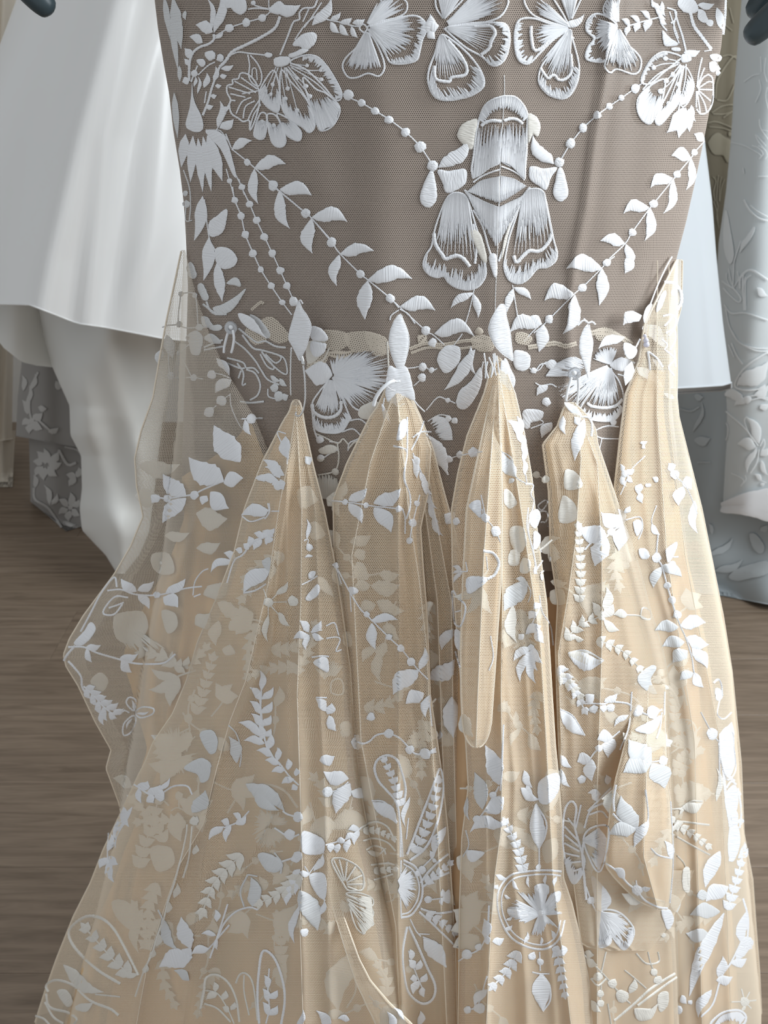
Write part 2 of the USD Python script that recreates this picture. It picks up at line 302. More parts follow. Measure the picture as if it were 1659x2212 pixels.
DR['second_b'] = Drape('815 858 900 878 1000 890 1100 896 1300 912 1500 922 1700 938 1900 955 2350 970', '815 868 850 884 900 908 970 935 1060 958 1140 980 1230 1002 1300 1006 1450 1002 1600 1008 1700 1016 1900 1020 2350 1010', 815, 2350, .006, .12,
                     crests=[('815 866 1000 905 1300 945 1600 955 2350 985', 8, .006), ('815 866 1000 920 1300 975 1600 980 2350 1000', 7, .006)], npl=3, seed=31, ret=(0, .2), g0=.010)
DR['fourth'] = Drape('868 1228 885 1216 920 1204 960 1172 1060 1185 1200 1190 1300 1205 1400 1200 1500 1203 1700 1210 1900 1218 2000 1240 2350 1260',
                     '868 1238 885 1256 905 1275 930 1287 957 1290 1051 1322 1096 1337 1165 1361 1231 1382 1322 1406 1397 1430 1473 1446 1560 1444 1700 1452 1850 1458 2350 1470', 868, 2350, .014, .15,
                     crests=[('880 1245 990 1255 1171 1243 1292 1226 1412 1206 1600 1212', 9, .009), ('880 1245 1000 1290 1200 1300 1400 1300 1700 1290', 10, .008)], npl=6, seed=9, ret=(.12, .12), g0=.014)
DR['third'] = Drape('770 1071 790 1062 850 1046 940 1010 1020 990 1100 976 1250 978 1450 994 1560 1004 1700 1012 1810 998 1956 993 2350 988',
                    '770 1078 790 1088 850 1112 930 1131 1030 1148 1150 1160 1300 1180 1500 1192 1608 1199 1680 1206 1789 1214 1897 1217 1951 1235 2041 1257 2114 1271 2350 1290', 770, 2350, .026, .14,
                    crests=[('790 1075 950 1080 1150 1084 1300 1085 1500 1082 1663 1085 1793 1082 1890 1069 2020 1059 2350 1045', 11, .013), ('790 1075 1000 1110 1200 1140 1400 1168 1600 1180 1900 1195 2350 1250', 11, .010), ('790 1075 1000 1050 1250 1042 1450 1044 1700 1050', 8, .008)],
                    npl=5, seed=12, ret=(.12, .12), g0=.014)
# the narrow U-shaped fold hanging before the third drape
DR['loop'] = Drape('830 1066 950 1040 1100 1008 1250 1000 1400 995 1500 996 1560 999 1585 1003 1600 1009 1610 1017 1616 1027', '830 1080 950 1082 1100 1084 1250 1082 1400 1072 1500 1065 1560 1061 1585 1056 1600 1050 1610 1042 1616 1032', 830, 1616, .058, .22,
                   crests=[('830 1072 1200 1045 1500 1032 1616 1028', 6, .004)], npl=3, seed=14, ret=(.3, .3), g0=.020)
# low folds
DR['pouch'] = Drape('1480 1376 1560 1362 1600 1352 1680 1331 1735 1320 1843 1309 1872 1309 1895 1326 1919 1349 1940 1372 1955 1395 1966 1425', '1480 1436 1560 1436 1680 1439 1735 1448 1861 1453 1920 1449 1945 1447 1966 1440', 1480, 1966, .054, .22,
                    crests=[('1480 1400 1700 1395 1850 1390 1960 1420', 9, .007)], npl=3, seed=20, ret=(.2, .2), g0=.022, tuck=.010)
DR['low'] = Drape('1880 1236 1950 1245 2041 1256 2052 1300', '1880 1500 1934 1480 1960 1465 2005 1442 2030 1421 2052 1405 2056 1395', 1880, 2054, .040, .10, npl=4, seed=21, ret=(0, 0), g0=.022, tuck=.010)
DR['sweep'] = Drape('1840 694 1900 705 1972 722 2070 752 2118 768 2167 790 2212 812 2350 880', '1840 704 1900 722 1972 740 2070 775 2118 800 2167 842 2210 888 2350 1000', 1840, 2350, .066, .10, npl=2, seed=22, ret=(.5, .3), g0=.030)
ORDER = ['loop', 'pouch', 'sweep', 'pin', 'third', 'second', 'second_b', 'low', 'fourth', 'side', 'puff']
NAMES = {'puff': ('side_puff', 'sheer net puff pulled out at the left hip'), 'side': ('side_drape', 'ivory net drape falling down the right edge of the skirt'), 'pin': ('bustle_drape', 'widest net drape, gathered at the safety pin'),
         'second': ('bustle_drape', 'net drape gathered under the second rolled leaf'), 'second_b': ('bustle_drape', 'narrow net drape half hidden to the right of the second one'), 'third': ('bustle_drape', 'net drape gathered below the moth'), 'fourth': ('bustle_drape', 'net drape gathered at the looped button on the right'),
         'loop': ('hanging_fold', 'narrow net fold ending in a rounded tip'), 'pouch': ('net_pouch', 'net pouch hanging low on the right of the skirt'), 'low': ('net_pouch', 'wide low fold of net under the pouch'), 'sweep': ('hanging_fold', 'slanting net fold sweeping to the bottom')}
for k in ORDER[::-1]:
    v, f, uv = DR[k].mesh()
    nd = part_node(NAMES[k][0], dress, NAMES[k][1])
    obj('net', (v, f), DR[k].mat, nd, True, uv)
    if k in ('pin', 'second', 'second_b', 'third', 'fourth', 'side', 'loop', 'pouch', 'puff'):
        d = DR[k]; rr = np.r_[np.arange(d.y0 + ({'puff': 360, 'side': 240}.get(k, 14)), d.y1 - 8, 13.)]; l_, r_ = d.L(rr)[:, None], d.R(rr)[:, None]; uu = np.linspace({'puff': .34, 'pin': .08}.get(k, .05), .74 if k == 'side' else .95, 36)[None]
        uu = np.maximum(uu, .95 - .95 * sstep(rr, 880, 1130)[:, None]) if k == 'puff' else uu; X_ = l_ + (r_ - l_) * uu; Z_ = np.repeat(rr[:, None], 36, 1)
        Y_ = d.Y(X_, Z_) + .004 + .004 * sstep(Z_, d.y0, d.y0 + 200) + .0018 * np.sin(uu * 19 + Z_ / 90) * sstep(Z_, d.y0, d.y0 + 250)
        obj('lining', (P3(X_, Z_, Y_).reshape(-1, 3), grid_faces(len(rr), 36)), 'inner_cloth', nd, True)
    d = DR[k]; rr = np.r_[np.arange(d.y0 + 3, d.y1 - 3, 7.), d.y1 - 2]
    lines = [(d.L, .0008, 0.0), (d.R, .0008, 0.0)][1 if k == 'puff' else 0:][:1 if k in ('side', 'low') else 2]
    if k == 'side': lines = [(d.L, .0010, 0.0), (d.R, .0008, 0.0)]
    if k == 'puff': lines = [(d.L, .0008, 0.0)]
    for fx, r_, _ in lines + [(c[0], .00042, 0) for c in d.cr[:2]]:   # pressed fold edges: the net lies double and shows as a line
        q_ = P3(fx(rr), rr, d.Y(fx(rr), rr) + (.0004 if r_ < .0006 else 0)); tv, tf = tube3(q_, r_, 6)
        obj('fold_edge', (tv, tf), 'tulle_fold', nd, True, np.stack([tv[:, 0], tv[:, 2]], -1))
# ---------------------------------------------------------------- embroidery: shapes drawn on the cloth, raised as satin stitch, cord and bead
FR = {'R1': (300, 0, 3.95), 'R2': (680, 0, 2.9625), 'R3': (1200, 0, 3.614), 'R4': (860, 200, 3.95), 'R5': (340, 400, 2.9625), 'R6': (800, 600, 3.318), 'R7': (1150, 560, 3.259), 'R8': (0, 0, 3.95),
      'S1': (0, 560, 3.16), 'S2': (120, 1000, 3.318), 'S3': (560, 900, 3.318), 'S4': (960, 900, 3.318), 'S5': (1200, 1000, 3.159), 'S6': (50, 1600, 2.765), 'S7': (560, 1500, 3.072), 'S8': (1060, 1500, 2.77),
      'D3': (440, 640, 3.607), 'D4': (1380, 280, 5.82), 'D5': (1440, 820, 4.255), 'G': (0, 0, 1.0)}
def front_fun(px, py):                                # the foremost cloth there
    for k in ORDER:
        if DR[k].has(px, py): return DR[k].Y
    return mid_Y if py > 1130 else bod_Y
erng = np.random.default_rng(11)
class Stitch:
    """Turns shapes drawn in one crop's pixels into relief on a cloth. layer: b bodice, f foremost skirt cloth, m under-net, or a function."""
    def __init__(s, frame, layer, lift=1.0):
        s.x0, s.y0, s.k = FR[frame]; s.layer = layer; s.lift = lift; s.flat = 1.0
    def px(s, p): return np.asarray(p, float) / s.k + (s.x0, s.y0)
    def fun(s, c):
        if callable(s.layer): return s.layer
        if s.layer == 'm':                            # just under the foremost net
            g = front_fun(*c); return (lambda x, y: g(x, y) + .0024) if g not in (mid_Y, bod_Y) else mid_Y
        return {'b': bod_Y}.get(s.layer) or (DR[s.layer].Y if s.layer in DR else front_fun(*c))
    def lay(s, q, h, fun):                            # q: frame pixels (n, 2), h: metres above the cloth
        return P3(q[:, 0], q[:, 1], fun(q[:, 0], q[:, 1]) - .0005 * s.lift - h)
    def leaf(s, x0, y0, x1, y1, w, bend=.12):
        a, b = s.px((x0, y0)), s.px((x1, y1)); w = w / s.k; L = np.linalg.norm(b - a) + 1e-6; d = (b - a) / L; nrm = np.array([-d[1], d[0]])
        n = int(np.clip(L / 5, 7, 16)); t = np.linspace(0, 1, n)
        prof = np.sin(math.pi * t ** .85) ** 1.02 * 1.04; prof[-1] = .04; prof[0] = .07
        off = bend * L * np.sin(math.pi * t) - .25 * bend * L * np.sin(2 * math.pi * t)
        v = np.array([-1, -.8, -.3, .3, .8, 1.]); jag = 1 + erng.uniform(-.10, .10, (n, 1)) * (np.abs(v) == 1)[None]
        g = a + d * (t * L)[:, None, None] + nrm * (off[:, None] + prof[:, None] * w / 2 * v[None] * jag)[..., None]
        h = np.where(np.abs(v) == 1, 0, np.where(np.abs(v) > .5, .75, 1.))[None] * prof[:, None] ** .5 * min(.0012, .00003 * w + .0003) * s.flat
        q = g.reshape(-1, 2); uv = np.stack([np.repeat(t * L / 4.2, 6), np.tile(v, n)], -1)
        return s.lay(q, h.ravel(), s.fun(q.mean(0))), grid_faces(n, 6), uv
    def fill(s, pts, ang=None):
        c = curve(s.px(np.reshape(pts, (-1, 2))), step=5, closed=True)[:-1]; n = len(c); m = c.mean(0)
        jit = erng.uniform(-.6, .6, (n, 1)); dirs = (c - m) / (np.linalg.norm(c - m, axis=1, keepdims=True) + 1e-9)
        rings = [c + dirs * jit, m + (c - m) * .9, m + (c - m) * .6, m + (c - m) * .25]; hs = np.array([0, .0007, .0009, .0009]) * s.flat
        q = np.vstack(rings + [m[None]]); h = np.r_[np.repeat(hs, n), .0009 * s.flat]
        f = grid_faces(4, n, True); f = np.vstack([f[:, [0, 1, 2]], f[:, [0, 2, 3]]]); i = np.arange(n)
        f = np.vstack([f, np.stack([3 * n + i, 3 * n + (i + 1) % n, np.full(n, 4 * n)], 1)])
        if ang is None:
            e = np.linalg.svd(c - m, full_matrices=False)[2][0]
        else: e = np.array([math.cos(ang), math.sin(ang)])
        return s.lay(q, h, s.fun(m)), f, np.stack([q @ e / 4.2, q @ np.array([-e[1], e[0]]) / 4.2], -1)
    def stroke(s, w, pts, closed=False, cord=True):
        w = max(w / s.k, 1.6); c = curve(s.px(np.reshape(pts, (-1, 2))), step=max(2.6, w * .6), closed=closed); n = len(c)
        if n < 3: c = curve(c, n=4); n = 4
        t = np.gradient(c, axis=0); t /= np.linalg.norm(t, axis=1, keepdims=True) + 1e-9; nr = np.stack([-t[:, 1], t[:, 0]], 1)
        k = (1 + .10 * (np.arange(n) % 2 * 2 - 1) * cord + erng.uniform(-.08, .08, n)) * w / 2
        v = np.array([-1, -.45, .45, 1.]); q = (c[:, None] + nr[:, None] * (k[:, None] * v[None])[..., None]).reshape(-1, 2)
        h = np.tile([0, 1, 1, 0], n) * w * .00011 * s.flat; d = np.r_[0, np.cumsum(np.linalg.norm(np.diff(c, axis=0), axis=1))]
        mid = c[n // 2]; fn = s.fun(mid)
        if s.layer == 'f' and n > 12:                 # a long cord follows each cloth it crosses
            Y = np.array([s.fun(x)(x[0], x[1]) for x in c]); Y = np.repeat(Y, 4)
            V = P3(q[:, 0], q[:, 1], Y - .0005 - h)
        else: V = s.lay(q, h, fn)
        return V, grid_faces(n, 4), np.stack([np.repeat(d / 3.2, 4) + np.tile(v, n) * .5, np.tile(v, n)], -1)
    def bead(s, x, y, r):
        c = s.px((x, y)); r = r / s.k; a = np.arange(10) * 2 * math.pi / 10 + .2
        u = np.stack([np.cos(a), np.sin(a)], -1); jag = 1 + erng.uniform(-.15, .12, (10, 1))
        q = np.vstack([c + u * r * jag, c + u * r * .8, c + u * r * .4, c[None]]); h = np.r_[np.zeros(10), np.full(10, .7), np.full(11, 1.)] * min(.0011, r * .00011)
        f = grid_faces(3, 10, True); f = np.vstack([f[:, [0, 1, 2]], f[:, [0, 2, 3]]]); i = np.arange(10)
        f = np.vstack([f, np.stack([20 + i, 20 + (i + 1) % 10, np.full(10, 30)], 1)])
        return s.lay(q, h, s.fun(c)), f, np.stack([q[:, 1] / 3.0, q[:, 0]], -1)
    def fan(s, n, r0, r1, w, A, B, layers=2):
        """Straight threads from curve A towards curve B, each stopping somewhere between r0 and r1 of the way: ragged satin."""
        A, B = curve(s.px(np.reshape(A, (-1, 2))), n=n), curve(s.px(np.reshape(B, (-1, 2))), n=n); w = max(1.3 * w / s.k, 1.7)
        e = erng.uniform(r0, r1, n); e[::max(2, n // 7)] = r1
        E = A + (B - A) * e[:, None] + erng.uniform(-.5, .5, (n, 2))
        d = E - A; L = np.linalg.norm(d, axis=1, keepdims=True) + 1e-9; nr = np.stack([-d[:, 1], d[:, 0]], 1) / L
        ts = np.array([0, .35, .75, 1.]); ws = np.array([.8, 1, .8, .3]); v = np.array([-1, 0, 1.])
        wk = erng.uniform(.75, 1.25, n) * w / 2
        q = A[:, None, None] + d[:, None, None] * ts[None, :, None, None] + nr[:, None, None] * (wk[:, None, None] * ws[None, :, None] * v[None, None])[..., None]
        h = (np.array([0, 1, 0])[None, None] * w * .00016 + erng.uniform(0, .00035, n)[:, None, None] + np.zeros((n, 4, 3)))
        g = grid_faces(4, 3); f = (g[None] + 12 * np.arange(n)[:, None, None]).reshape(-1, 4); q = q.reshape(-1, 2)
        return s.lay(q, h.ravel(), s.fun(q.mean(0))), f, np.zeros((len(q), 2))

QUEUE = []
def emit(kind, g, mtl, parent, px=0.0): QUEUE.append((kind, g, mtl, parent))
def sew_out(owner, cap=295):
    """Up to 300 of a kind become parts of their motif, largest first; what is left of that kind is one part of kind stuff."""
    by = {}
    for k, q in enumerate(QUEUE): by.setdefault(q[0], []).append(k)
    keep = set(); over = {}
    for kind, ks in by.items():
        size = {k: np.prod(np.sort(np.ptp(QUEUE[k][1][0], axis=0))[1:]) for k in ks}
        ks = sorted(ks, key=lambda k: -size[k]); keep |= set(ks[:cap])
        for k in ks[cap:]: over.setdefault((kind, QUEUE[k][2]), []).append(QUEUE[k][1])
    for k, (kind, g, mtl, parent) in enumerate(QUEUE):
        if k in keep: obj(kind, g[:2], mtl, parent, True, g[2])
    for (kind, mtl), gs in over.items():
        v, f = joined([(g[0], g[1]) for g in gs]); uv = np.vstack([g[2] for g in gs])
        obj({'leaf': 'small_leaves', 'leaflet': 'small_leaflets', 'cord': 'fine_cords', 'knot': 'small_knots'}.get(kind, kind), (v, f), mtl, owner, True, uv, kind='stuff')
    print({k: len(v) for k, v in by.items()}); QUEUE.clear()
def sew(text, owner):
    """One line per shape. '@ frame layer material' sets the ground; '# name | label' opens a motif under owner; L leaf, P filled patch, S cord, O closed cord, B bead, F fan, T fern."""
    st = Stitch('G', 'f'); mtl = 'thread_white'; node = owner
    for line in text.strip().splitlines():
        line = line.strip()
        if not line: continue
        if line[0] == '@':
            w = line[1:].split(); st = Stitch(w[0], LAYERS.get(w[1], w[1]), .6 if w[1] == 'm' else 1.); mtl = w[2] if len(w) > 2 else 'thread_white'; st.flat = .3 if mtl in ('lace_trim', 'shade_leaf') else 1.; continue
        if line[0] == '#':
            nm, _, lb = line[1:].partition('|'); node = part_node(nm.strip(), owner, lb.strip() or None); continue
        for cmd in line.split(';'):
            cmd = cmd.strip()
            if not cmd: continue
            c = cmd[0]; body = cmd[1:]
            if c == 'F':
                a, b, e = body.split('|'); a = [float(x) for x in a.split()]
                emit('stitching', st.fan(int(a[0]), a[1], a[2], a[3], [float(x) for x in b.split()], [float(x) for x in e.split()]), mtl, node); continue
            z = [float(x) for x in body.split()]
            if c == 'L': emit('leaf', st.leaf(*z), mtl, node)
            elif c == 'P': emit('petal', st.fill(z), mtl, node)
            elif c == 'B': emit('knot', st.bead(*z), mtl, node)
            elif c == 'S': emit('cord', st.stroke(z[0], z[1:]), mtl, node)
            elif c == 'O': emit('outline', st.stroke(z[0], z[1:], True), mtl, node)
            elif c == 'T':                            # T len width spacing  spine (root to tip)
                ln, wd, sp = z[:3]; c0 = curve(np.reshape(z[3:], (-1, 2)), step=sp)
                emit('cord', st.stroke(9, np.asarray(z[3:])), mtl, node)
                d = np.gradient(c0, axis=0); d /= np.linalg.norm(d, axis=1, keepdims=True)
                for i, (p, e) in enumerate(zip(c0, d)):
                    tp = ln * (1 - .35 * i / max(1, len(c0) - 1)); wt = wd * (1 - .25 * i / max(1, len(c0) - 1))
                    for sg in (-1, 1):
                        an = math.atan2(e[1], e[0]) + sg * .72
                        emit('leaflet', st.leaf(*p, *(p + tp * np.array([math.cos(an), math.sin(an)])), wt, -sg * .12), mtl, node)
                e = d[-1]; emit('leaflet', st.leaf(*c0[-1], *(c0[-1] + e * ln * .8), wd * .8, 0), mtl, node)
LAYERS = {}
